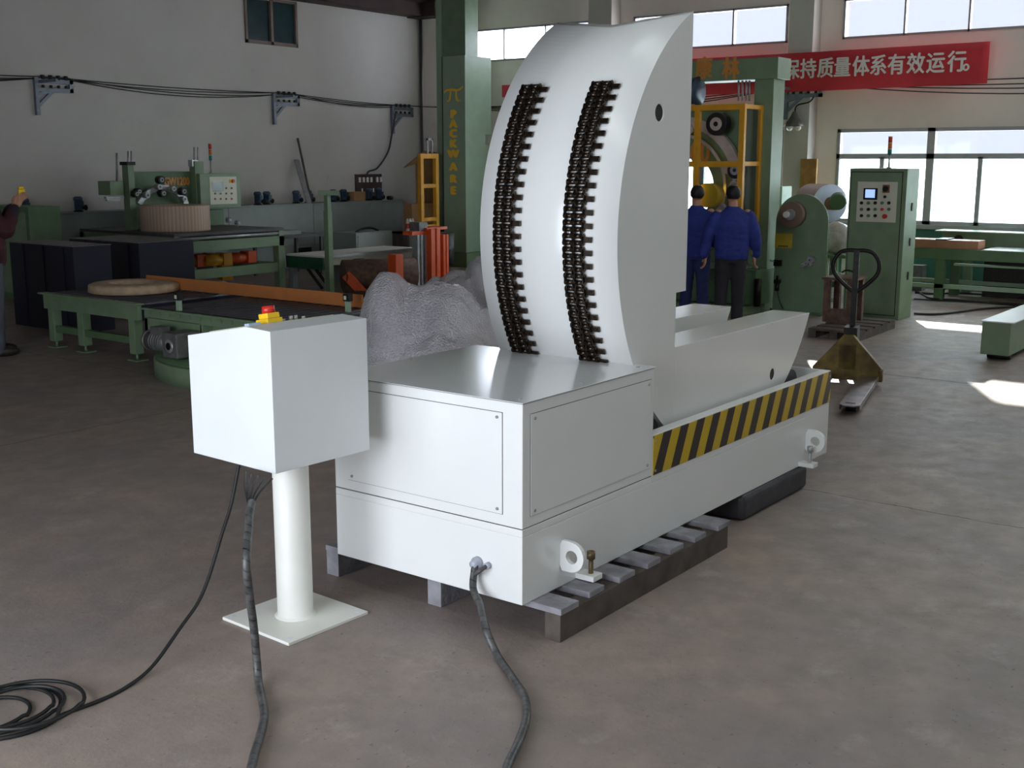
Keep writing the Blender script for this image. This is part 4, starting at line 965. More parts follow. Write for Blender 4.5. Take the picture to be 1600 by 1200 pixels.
# ================================================================== bubble wrap heaps
def heap(label, c, bumps, W2, D2, H, seed, zmin=0):
    # cloth-like closed heap; u along the picture's right, v away
    r = Vector((RT.x, RT.y, 0)); f = Vector((math.cos(YAW), math.sin(YAW), 0)); n = 90; vs = []; fs = []
    NL = 60
    def hgt(u, v):
        z = 0
        for (bu, bv, bz, su, sv) in bumps: z = max(z, bz * max(0, 1 - (abs((u - bu) / su)) ** 2.2 - (abs((v - bv) / sv)) ** 2.2) ** .55)
        return z
    for i in range(n + 1):
        for j in range(NL + 1):
            u = -W2 + 2 * W2 * i / n; v = -D2 + 2 * D2 * j / NL
            z = hgt(u, v); p = Vector((u * 2.6, v * 2.6, seed)); nz = noise.noise(p * .8); fold = abs(noise.noise(Vector((u * 3.1 + v * 2, v * 3.3 - u, seed + 5)))) 
            z = z * (1 + .10 * nz) - .09 * max(0, .25 - fold) * (1 if z > .1 else 0) + .02 * nz
            cr = abs(noise.noise(Vector((u * 7 + v * 5, v * 6 - u * 4, seed + 9)))) + .5 * abs(noise.noise(Vector((u * 15 - v * 11, v * 13 + u * 9, seed + 2)))); z = z * (1 - .0) + (.06 * (.35 - cr) if z > .08 else 0)
            q = c + r * (u + .04 * nz) + f * (v + .05 * noise.noise(p * 1.7)); vs.append((q.x, q.y, max(.004, z)))
    for i in range(n):
        for j in range(NL):
            a = i * (NL + 1) + j; q = (a, a + NL + 1, a + NL + 2, a + 1)
            if max(vs[k][2] for k in q) > .012: fs.append(q)
    used = sorted({k for f_ in fs for k in f_}); mp = {k: i for i, k in enumerate(used)}
    o = MB().add([vs[k] for k in used], [[mp[k] for k in f_] for f_ in fs], True).build('bubble_wrap', BUBBLE)
    d_ = o.modifiers.new('creases', 'DECIMATE'); d_.ratio = .055; apply_mods(o); o.data.materials.clear(); o.data.materials.append(BUBBLE)
    b_ = o.modifiers.new('soft', 'SUBSURF'); b_.subdivision_type = 'SIMPLE'; b_.levels = 2; b_.render_levels = 2; sm = o.modifiers.new('round', 'SMOOTH'); sm.iterations = 2; sm.factor = .4
    for p in o.data.polygons: p.use_smooth = True
    return tag(o, label, 'bubble wrap')
c = G(667, 606)
heap('large crumpled heap of bubble wrap on the floor just behind the white machine', c, [(-.33, .0, .98, .36, .5), (-.10, 0, .90, .42, .5), (.10, 0, .93, .62, .5), (.38, .02, .76, .44, .45), (-.42, -.1, .5, .32, .5), (.2, -.2, .6, .6, .5), (.45, -.25, .45, .5, .45)], .95, .66, 1, 3.1)
c = G(724, 528)
heap('smaller crumpled heap of bubble wrap farther back against the white curved frame', c, [(.20, .1, .98, .26, .5), (0, 0, .78, .5, .5), (.3, -.1, .7, .4, .4), (-.32, .1, .70, .22, .4)], .9, .6, 1, 8.4)
q = G(752, 556); t = thing('paper_roll', 'brown paper tube on the floor between the bubble wrap and the white machine', 'tube', (q.x, q.y, 0), math.radians(-4))
MB().cyl((-.3, .0, .12), (.9, .0, .12), .12, 24).build('tube', KRAFT, t); MB().cyl((-.302, 0, .12), (-.30, 0, .12), .09, 20).build('core', DARK, t)
q = G(762, 548, .3); tag(MB().sphere((q.x + .15, q.y + .12, .40), .16, 16, (1.4, 1, .9)).build('paper_bundle', KRAFT), 'crinkled brown paper bundle beside the curved white frame', 'paper')
# ================================================================== large wrapping machine behind the upender
gX = 10.7
t = thing('ring_wrapping_machine', 'large green wrapping machine with steel ring and yellow guard frame behind the two workers', 'machine', (gX, 0, 0))
OG = Vector((gX, 0, 0))
def gx(mb, a, b, c, d, X, dep): return bX(mb, a, b, c, d, X, dep, OG)
yr, yl = 3.88, 7.3; ztop = WX(1140, 93, gX).z; zb = WX(1185, 124, gX).z
MB().box(0, .34, yr, yr + .27, .0, zb).build('side_column', GREEN, t, bevel=.005)
MB().box(0, .34, yl - .27, yl, .0, zb).build('side_column', GREEN, t, bevel=.005)
MB().box(-.03, .37, yr - .06, yl + .06, zb, ztop).build('top_beam', GREEN, t, bevel=.006)
for ch, px in (('康', 1100), ('林', 1142)):
    q = WX(px, 109, gX - .03); text('lettering', ch, .30, LETO, t, (-.034, q.y, q.z), (0, -1, 0), (0, 0, 1), bold=.014, depth=.004, sx=.85)
# plate with the round opening
cy, cz = 5.25, 1.62; pz0, pz1 = .55, WX(1120, 166, gX + .2).z; py0, py1 = yr + .27, yl - .27; ri = .47; n = 48; vs = []; fs = []
for xx in (.16, .22):
    for i in range(n):
        a = 2 * PI * i / n; dy, dz = math.cos(a), math.sin(a); vs.append((xx, cy + ri * dy, cz + ri * dz))
    for i in range(n):
        a = 2 * PI * i / n; dy, dz = math.cos(a), math.sin(a)
        s = min([((py1 - cy) / dy) if dy > 1e-6 else ((py0 - cy) / dy if dy < -1e-6 else 9), ((pz1 - cz) / dz) if dz > 1e-6 else ((pz0 - cz) / dz if dz < -1e-6 else 9)])
        vs.append((xx, cy + s * dy, cz + s * dz))
for i in range(n):
    j = (i + 1) % n; fs += [(i, j, n + j, n + i), (2 * n + i, 3 * n + i, 3 * n + j, 2 * n + j), (i, 2 * n + i, 2 * n + j, j), (n + i, n + j, 3 * n + j, 3 * n + i)]
MB().add(vs, fs).build('ring_plate', GREEN, t)
rs = mat('polished_ring', '#cdc3c0', .25, .25, var=.15, scale=7)
def ringp(r0, r1, x0, x1, a0=0, a1=360, nn=72):
    pts = [(cy + r1 * math.cos(math.radians(a0 + (a1 - a0) * i / nn)), cz + r1 * math.sin(math.radians(a0 + (a1 - a0) * i / nn))) for i in range(nn + (a1 - a0 < 360))]
    pi_ = [(cy + r0 * math.cos(math.radians(a0 + (a1 - a0) * i / nn)), cz + r0 * math.sin(math.radians(a0 + (a1 - a0) * i / nn))) for i in range(nn + (a1 - a0 < 360))]
    m = len(pts); vs = [(x, p[0], p[1]) for x in (x0, x1) for p in pts + pi_]; fs = []
    cl = (a1 - a0 == 360)
    for i in range(m if cl else m - 1):
        j = (i + 1) % m; fs += [(i, j, m + j, m + i), (2 * m + i, 3 * m + i, 3 * m + j, 2 * m + j), (i, 2 * m + i, 2 * m + j, j), (m + i, m + j, 3 * m + j, 3 * m + i)]
    return MB().add(vs, fs, False)
ringp(.83, .97, .02, .10).build('winding_ring', rs, t)
ringp(.70, .74, .0, .03).build('inner_ring', rs, t)
for a in (20, 52, 100, 160, 220, 300, 340):
    q = Vector((0, cy + .80 * math.cos(math.radians(a)), cz + .80 * math.sin(math.radians(a)))); MB().cyl(q + Vector((-.03, 0, 0)), q + Vector((.04, 0, 0)), .075, 18).build('ring_boss', rs, t)
for px, py, r in ((1123, 194, .15), (1152, 266, .11), (1099, 373, .13)):
    q = WX(px, py, gX - .12) - OG
    roller_wheel(t, q, r, (1, 0, 0), .16, BLACK, hubm=rs)
q = WX(1148, 290, gX - .05) - OG; roller_wheel(t, q, .07, (1, 0, 0), .06, rs)
for i, px in enumerate((1088, 1104, 1119)):
    pass
q = WX(1086, 240, gX + .15) - OG; text('lettering', '00', .38, LETO, t, (.156, WX(1094, 236, gX + .16).y, q.z), (0, -1, 0), (0, 0, 1), bold=.012, depth=.004, sx=.8)
m = MB(); q = WX(1082, 143, gX) - OG; m.cyl((-.05, q.y + .35, q.z), (-.05, q.y - .10, q.z), .17, 22).lathe([(0, 0), (.19, 0), (.19, .03), (0, .03)], (-.05, q.y - .13, q.z), 'Y', 22).build('drive_motor', LBLUE, t)
m = MB()
for a in (1154, 1160, 1166, 1171): p, q = WX(a, 126, gX + .03) - OG, WX(a, 158, gX + .03) - OG; m.cyl(p, q, .014, 8)
m.build('slide_rods', STEEL, t, kind=None)
a, b = WX(1133, 322, gX - .25) - OG, WX(1092, 372, gX - .25) - OG; MB().bar(a, b, .10, .10).build('film_chute', rs, t)
# guard frame
fX = 10.15
def fx(mb, a, b, c, d, X, dep): return bX(mb, a, b, c, d, X, dep, OG)
p0 = WX(1157, 162, fX); zt = p0.z; zm = WX(1157, 252, fX).z; zl = WX(1157, 350, fX).z; yrr = WX(1161, 250, fX).y; ylp = WX(1091, 250, fX).y
m = MB(); T = .075; X0 = fX - gX
for y in (yrr, ylp, ylp + (ylp - yrr), ylp + 2 * (ylp - yrr)): m.box(X0, X0 + .06, y, y + T, zl - .1, zt)
ye = ylp + 2 * (ylp - yrr) + T
for z in (zt + .002, zm, zl): m.box(X0 + .003, X0 + .057, yrr + .003, ye - .003, z - T, z)
for z in (zt, zm, zl): m.box(X0 + .05, -.01, yrr + .005, yrr + .045, z - T * .8, z - .004)
m.box(-.06, -.0, yrr, yrr + .05, zl, zt)
m.build('guard_frame', YEL, t, bevel=.003)
B(X0 + .06, -.06, yrr + .012, yrr + .022, zl + .02, zt - T).build('guard_pane', ACRYL, t)
B(X0 + .02, X0 + .03, yrr + T, ylp, zl + .02, zm - T).build('guard_pane', ACRYL, t)
B(X0 - .0, X0 + .04, yrr, yrr + .25, zl - .22, zl - T).build('lock_plate', YEL, t)
B(X0 - .01, X0 + .0, yrr + .10, yrr + .13, zl - .16, zl - .13).build('knob', BLACK, t)
q = WX(1110, 305, fX + .2) - OG; MB().cyl(q + Vector((-.1, 0, 0)), q + Vector((.1, 0, 0)), .16, 20).build('yellow_reel', YBR, t)
# lower body
m = MB().box(-.35, .5, yr - .02, yl, .12, .58); m.build('lower_body', DGREEN, t, bevel=.005)
B(-.42, .0, yr + .2, yl, .58, .62).build('bench_top', STEEL, t)
B(-.6, .55, yr + .06, yl, 0, .11).build('foot_plate', GREEN, t)
q = WX(1184, 445, gX - .4) - OG
MB().cyl((q.x, q.y, .12), (q.x, q.y, .48), .05, 14).build('air_tank', DARK, t)

# small cabinet with tower behind (right of the big machine)
X = 12.6
y0, y1, z0, z1 = rX(1187, 291, 1219, 445, X)
t = thing('small_control_cabinet', 'small green control cabinet with a signal tower right beside the big green column', 'cabinet', (X, y0, 0))
B(0, .35, 0, y1 - y0, 0, z1).build('body', LGREEN, t, bevel=.005)
O = Vector((X, y0, 0)); m = MB(); bX(m, 1194, 294, 1213, 325, X - .005, .005, O); fp = m.build('front_panel', PANEL, t)
for (px, py, r, mm) in ((1207, 302, .035, DARK), (1199, 302, .015, DARK), (1199, 313, .018, DGREEN), (1206, 313, .018, DGREEN), (1199, 319, .018, DGREEN), (1206, 319, .022, RED)):
    q = WX(px, py, X - .005) - O; MB().cyl(q, q - Vector((.02, 0, 0)), r, 12).build('button', mm, fp)
q = WX(1208, 291, X + .15) - O; tower(t, (q.x, q.y, z1), .42)

# ================================================================== green unwinder stand
X = 10.8
yc = 3.455; O = Vector((X, yc, 0)); hw = .36; zt = WX(1248, 303, X).z
t = thing('unwinder_stand', 'green round-topped unwinder stand with a brown reel and a yellow notice', 'machine', (X, yc, 0))
pts = [(-hw, 0), (hw, 0), (hw, zt - hw)] + [(hw * math.cos(a), zt - hw + hw * math.sin(a)) for a in [PI * i / 28 for i in range(1, 28)]] + [(-hw, zt - hw)]
MB().prism(pts, 'X', 0, .04).build('arch_plate', GREEN, t, bevel=.003)
ri = [(p[0] * .985, zt - hw + (p[1] - zt + hw) * .985) for p in pts[2:]]
MB().box(.04, .5, -hw, hw - .03, 0, .06).box(-.10, 0, -hw, hw - .03, 0, .03).build('base', DGREEN, t)
q = WX(1238, 335, X - .08) - O
rl = MB().cyl((-.01, q.y, q.z), (-.13, q.y, q.z), .165, 36).build('tape_reel', mat('brown_tape', '#7d6656', .5, var=.1), t)
MB().cyl((-.13, q.y, q.z), (-.17, q.y, q.z), .07, 20).build('hub', STEEL, rl); MB().cyl((-.17, q.y + .03, q.z), (-.22, q.y + .03, q.z), .04, 16).build('knob', CREAM, rl)
m = MB(); bX(m, 1211, 365, 1238, 387.5, X - .004, .004, O); m.build('notice', mat('notice_yellow', '#c4ae3c', .6), t)
q = WX(1225, 385, X - .006) - O; m = MB()
for i in range(5): m.box(-.007, -.005, q.y - .05 + .028 * i, q.y - .034 + .028 * i, q.z - .008, q.z + .012)
m.build('notice_lettering', BLACK, t, kind='stuff')
for px, py, r in ((1267, 406, .045), (1261, 411, .03), (1266, 413, .03), (1256, 414, .025)): roller_wheel(t, WX(px, py, X - .06) - O, r, (1, 0, 0), .08, STEEL)
q = WX(1215, 412, X - .03) - O; MB().box(-.05, 0, q.y - .05, q.y + .05, q.z - .03, q.z + .05).build('latch', DARK, t); MB().cyl(q + Vector((-.02, .05, .03)), q + Vector((-.12, .05, .05)), .01, 8).build('lever', STEEL, t)
q = WX(1214, 445, X - .05) - O; MB().cyl((-.05, q.y, q.z - .08), (-.05, q.y, q.z + .02), .03, 12).box(-.08, 0, q.y - .035, q.y + .035, q.z + .02, q.z + .07).cyl((-.05, q.y, q.z + .07), (-.05, q.y, q.z + .12), .018, 10).build('air_filter', DARK, t)
MB().tube(catmull([q + Vector((-.04, -.02, -.05)), q + Vector((-.04, -.06, -.2)), Vector((-.05, q.y - .10, .05))]), .006, 6).build('air_hose', BLACK, t)
q = G(1262, 489); tag(B(q.x - .1, q.x + .15, q.y - .14, q.y + .13, 0.031, .12).build('carton', CARD), 'flat brown carton at the foot of the green unwinder stand', 'box').location = (-.0, 0, 0)
q2 = WX(1258, 476, q.x); tag(B(q.x - .02, q.x + .10, q2.y - .07, q2.y + .06, .1205, .225).build('carton', mat('pale_carton', '#b08a74', .8)), 'small pinkish carton on top of the flat brown one', 'box')

# ================================================================== tall green control cabinet
X = 10.93
y0, y1, z0, z1 = rX(1322, 264, 1411, 499, X); z1 = 1.897
t = thing('control_cabinet', 'tall green control cabinet with a cream button panel, right of the unwinder', 'cabinet', (X, y0, 0))
O = Vector((X, y0, 0)); wd = y1 - y0
B(0, .46, 0, wd, 0, z1).build('body', GREEN, t, bevel=.006)
dr_ = B(-.012, -.0, .06, wd - .03, .06, z1 - .05).build('door', GREEN, t, bevel=.002)
B(-.002, .0, .05, wd - .02, .05, z1 - .04).build('door_gap', DARK, t)
m = MB(); bX(m, 1339, 284, 1401, 347, X - .018, .006, O); fp = m.build('front_panel', PANEL, dr_)
m = MB(); bX(m, 1349, 294, 1371, 312, X - .022, .006, O); m.build('screen_bezel', SCR, dr_)
m = MB(); bX(m, 1352, 296, 1367, 309, X - .0235, .003, O); m.build('screen', SCRB, dr_)
q = WX(1384.5, 295, X - .02) - O; MB().box(q.x, q.x + .004, q.y - .045, q.y + .045, q.z - .05, q.z + .05).build('switch_plate', mat('switch_brown', '#8a5a20', .4), dr_); MB().cyl(q, q - Vector((.035, 0, 0)), .035, 16).build('main_switch', DARK, dr_)
for j, py in enumerate((317, 327, 337)):
    for i in range(5):
        if j == 2 and i > 2: continue
        q = WX(1346.5 + 10.7 * i, py, X - .02) - O; MB().cyl(q, q - Vector((.02, 0, 0)), .020, 12).build('button', RED if (j == 1 and i == 3) else DGREEN if (i + j) % 2 else DARK, dr_)
q = WX(1383, 307.5, X - .02) - O; MB().cyl(q, q - Vector((.02, 0, 0)), .018, 12).build('button', DARK, dr_)
q = WX(1383, 338, X - .02) - O; MB().cyl(q, q - Vector((.03, 0, 0)), .030, 14).build('stop_button', RED, dr_)
for zz in (.55, .98, 1.42): MB().cyl((.24, -.008, zz), (.24, 0, zz), .03, 12).box(.22, .26, -.012, -.001, zz - .05, zz + .05).build('lock', DARK, t)
tower(t, (.20, wd * .42, z1), .40)

# pallet with brown bench, right of it
qa, qb, qc = G(1262, 527), G(1342, 534), G(1398, 513)
ex = (qa - qb); ey = (qc - qb); rz = math.atan2(ex.y, ex.x)
t = thing('small_pallet', 'low brown pallet on the floor before the tall green cabinet', 'pallet', (qb.x, qb.y, 0), math.atan2(ey.y, ey.x)); ly, lx = ex.length, ey.length
for k in range(3): B(0, lx, k * (ly - .09) / 2, k * (ly - .09) / 2 + .09, 0, .085).build('stringer', WOODD, t)
for k in range(5): B(k * (lx - .2) / 4, k * (lx - .2) / 4 + .19, 0, ly, .0855, .108).build('plank', WOODD, t)
t = thing('brown_trestle', 'small brown trestle standing on the low pallet', 'trestle', (qb.x + .60, qb.y + .33, .109), math.radians(2))
for (x, y) in ((0, 0), (0, .28), (.35, 0), (.35, .28)): B(x, x + .07, y, y + .07, 0, .50).build('leg', RUST, t)
B(-.02, .44, -.02, .37, .50, .53).build('top', RUST, t); B(0, .07, .07, .28, .0, .16).build('foot_rail', RUST, t); B(.35, .42, .07, .28, 0, .12).build('foot_rail', RUST, t)

# ================================================================== pallet truck
rp = G(1372, 603); tp = G(1341, 652); d = (tp - rp); rz = math.atan2(-d.y, -d.x)
t = thing('pallet_truck', 'old hand pallet truck with brown body and looped handle behind the white machine', 'pallet truck', (rp.x, rp.y, 0), rz)
# local +X = away from fork tips; forks along -X; second fork on the +Y side
FL = d.length
for y in (0, .40):
    f = MB().prism([(.05, y), (-FL + .06, y), (-FL, y + .04), (-FL, y + .12), (-FL + .06, y + .16), (.05, y + .16)], 'Z', .075, .085)
    f.box(-FL + .08, .05, y, y + .01, .035, .08).box(-FL + .08, .05, y + .15, y + .16, .035, .08)
    fo = f.build('fork', mat('worn_fork_steel', '#8a8480', .3, .7, var=.35, scale=7), t, bevel=.002)
    B(-FL + .10, -FL + .14, y + .04, y + .12, .0852, .0862).build('fork_slot', BLACK, fo)
    MB().cyl((-FL + .2, y + .04, .038), (-FL + .2, y + .12, .038), .036, 14).build('load_roller', BLACK, fo)
TB = mat('worn_mustard_paint', '#5c4a2c', .6, .2, col2='#8a7234', scale=9)
MB().prism([(-.03, .03), (.59, .03), (.59, .14), (.33, .44), (.24, .44), (-.03, .14)], 'X', .02, .10).build('body', TB, t, bevel=.006)
MB().box(.02, .26, .20, .37, .12, .36).build('pump_housing', TB, t, bevel=.01)
MB().box(.10, .30, .22, .34, .36, .50).build('handle_joint', DARK, t)
for y in (.20, .33): MB().cyl((.24, y, .075), (.24, y + .05, .075), .075, 20).build('steering_wheel', BLACK, t)
MB().cyl((-.02, -.03, .13), (-.02, .0, .13), .02, 10).build('pivot_pin', TB, t)
hx, hz0, hz1 = .26, .45, 1.17
MB().box(hx - .02, hx + .03, .255, .305, hz0, hz1 + .02).build('handle_shaft', DARK, t)
loop = []
for a in range(0, 181, 15): pass
lw_ = .20
loop = [(hx, .28, .80), (hx, .28 - .10, .88), (hx, .28 - lw_ + .01, .98), (hx, .28 - lw_, 1.08), (hx, .28 - lw_ + .05, 1.165), (hx, .28 - .08, 1.19), (hx, .28, 1.19), (hx, .28 + .08, 1.19), (hx, .28 + lw_ - .05, 1.165), (hx, .28 + lw_, 1.08), (hx, .28 + lw_ - .01, .98), (hx, .28 + .10, .88), (hx, .28, .80)]
MB().tube(catmull(loop, 6), .019, 10).build('handle_loop', DARK, t)
MB().tube(catmull([(hx - .03, .30, 1.0), (hx - .04, .36, 1.01), (hx - .04, .40, .99)]), .009, 8).build('release_lever', DARK, t)

# ================================================================== green beam bench at the right edge
X = 8.5
y0, y1, z0, z1 = rX(1533, 504, 1578, 555, X)
t = thing('low_beam_bench', 'low green beam with a white top at the right edge of the photo', 'bench', (X, y0, 0))
B(0, 3.2, 0, y1 - y0, z0, z1).build('beam', GREEN, t, bevel=.004)
B(-.01, 3.2, -.03, y1 - y0 + .01, z1 + .0005, z1 + .012).build('top_sheet', CWHITE, t)
for x in (.05, 1.6, 2.9): MB().cyl((x + .12, .02, z0 / 2), (x + .12, y1 - y0 - .03, z0 / 2), z0 / 2 - .001, 20).build('wheel', BLACK, t)

# ================================================================== long conveyors before the window wall
X = 13.5
def zat(px, py, X=X): return WX(px, py, X).z
t = thing('long_conveyor', 'long green conveyor frame standing before the window wall', 'conveyor', (X, 0, 0))
zc = .74; ya, yb = -2.0, 9.0
m = MB().box(0, .07, ya, yb, zc - .15, zc).box(.75, .82, ya, yb, zc - .15, zc)
m.build('side_rail', DGREEN, t, bevel=.004)
B(.0, .82, ya, 1.9, zc, zc + .01).build('slide_plate', STEEL, t)
for y in (-1.2, .6, 2.4, 4.3, 6.4, 8.6):
    for x in (.0, .72): B(x, x + .10, y, y + .13, 0, zc - .15).build('leg', DGREEN, t)
m = MB().box(.0, .06, ya, yb, .17, .23).box(.76, .82, ya, yb, .17, .23); m.build('lower_rail', LGREEN, t)
B(.1, .2, ya, 2.3, .50, .53).build('middle_rail', LGREEN, t)
bm_ = B(X + .1, X + .45, 1.98, 6.9, zc + .001, zc + .12)
t2 = tag(bm_.build('orange_beam', mat('salmon_box_section', '#b07a5c', .5, var=.1)), 'salmon coloured box beam lying on the long green conveyor', 'beam')
for i, py in enumerate((2.42, 5.1)): tag(B(X + .09, X + .46, py, py + .16, zc + .1205, zc + .135).build('dark_strap', DARK), 'dark strap over the salmon box beam, ' + ('beside the tall cabinet' if i == 0 else 'beyond the unwinder'), 'strap')
t = thing('back_conveyor', 'second green conveyor against the wall with a pale plate on top', 'conveyor', (14.45, 0, 0))
B(0, .35, -2.0, 2.75, .70, .93).build('side_beam', GREEN, t); B(-.05, .38, -2, 2.85, .931, .95).build('top_plate', LGREEN, t)
for y in (-1.4, .3, 2.3): B(.05, .15, y, y + .12, 0, .70).build('leg', GREEN, t)
MB().cyl((-.03, 2.5, .82), (0, 2.5, .82), .07, 18).build('bearing', DARK, t)
y0, y1, z0, z1 = rX(1537, 408, 1600, 448, 14.36); tag(B(14.345, 14.395, y0 - 1.2, y1, 0, z1).build('dark_board', DARK), 'dark board standing on edge between the two conveyors at the right edge', 'board')
y0, y1, z0, z1 = rX(1430, 420, 1441, 442, 14.5); tag(B(14.5, 14.7, y0, y1 + .1, 0, z1 + .05).build('grey_case', MGREY), 'small grey case on the floor behind the tall green cabinet', 'case')

# big coil on a stand, wrapped bundle
q = WX(1298, 318, 12.1)
t = thing('paper_coil', 'large coil with bluish-white side on a green stand behind the unwinder', 'coil', (12.1, q.y, 0), math.radians(-38))
zc2 = q.z; pr = [(.09, 0), (.09, .55), (.26, .55), (.265, .54), (.265, .01), (.26, 0), (.09, 0)]
MB().lathe([(.265, .01), (.265, .54)], (0, .02, zc2), 'Y', 40).build('coil_body', mat('brown_coil', '#8a6a5c', .5, var=.1), t)
MB().lathe([(.09, -.002), (.265, -.002), (.265, .01), (.09, .01), (.09, -.002)], (0, .02, zc2), 'Y', 40).build('coil_face', mat('bluish_paper', '#cdd6ee', .5, var=.03), t)
MB().cyl((0, -.12, zc2), (0, .73, zc2), .088, 20).build('mandrel', mat('brown_core', '#7c5848', .5), t)
MB().box(-.10, .10, .57, .72, 0, zc2 + .15).box(-.2, .2, .1, .72, 0, .06).build('stand', GREEN, t)
MB().cyl((-.02, -.22, zc2 + .02), (.04, -.12, zc2 + .06), .11, 16).build('end_cone', DGREEN, t)
q = G(1306, 440, .86); q = WX(1306, 384, 13.1)
me_ = MB().sphere((0, 0, .24), .26, 20, (.9, 1.0, .92)); 
o = me_.build('plastic_bundle', mat('pale_wrapping', '#b9b2ac', .4, var=.15, scale=14, bump=.8, bscale=12))
for v in o.data.vertices:
    n_ = noise.noise(v.co * 9) * .03; v.co += v.co.normalized() * n_; v.co.z = max(0, v.co.z)
tag(o, 'pale plastic-wrapped bundle on a stool between the unwinder and the tall cabinet', 'bundle'); o.location = (13.1, WX(1306, 400, 13.1).y, .62)
t = thing('stool', 'green stool under the pale wrapped bundle', 'stool', (13.1, WX(1306, 400, 13.1).y, 0))
B(-.22, .22, -.25, .25, .58, .619).build('seat', DGREEN, t)
for x in (-.2, .14):
    for y in (-.23, .17): B(x, x + .06, y, y + .06, 0, .58).build('leg', CREAM, t)

# cables on the floor at the right
def fc(label, pts, r=.011, m=BLACK): return tag(MB().tube(catmull([G(x, y, r + .001) for x, y in pts], 8), r, 6).build('floor_cable', m), label, 'cable')
fc('black cable on the floor from behind the tall cabinet, the upper one', [(1430, 457), (1460, 459), (1500, 458), (1560, 462), (1600, 466)], .014)
fc('black cable curving across the floor right of the tall cabinet', [(1428, 452), (1440, 459), (1455, 466), (1490, 468), (1540, 472), (1640, 478)], .012)
fc('black cable on the floor crossing the sunlit strip at the right', [(1428, 490), (1460, 491), (1500, 487), (1540, 482), (1600, 479), (1650, 478)], .016)
fc('thin cable running straight across the floor at the right', [(1428, 467), (1500, 471), (1560, 475), (1640, 482)], .010)
fc('red air hose on the floor beside the big green machine', [(1182, 452), (1195, 456), (1205, 464), (1200, 470), (1190, 466)], .012, mat('red_hose', '#b8442c', .4))
fc('black hose on the floor between the big machine and the unwinder', [(1180, 462), (1190, 472), (1200, 480), (1212, 488)], .018)
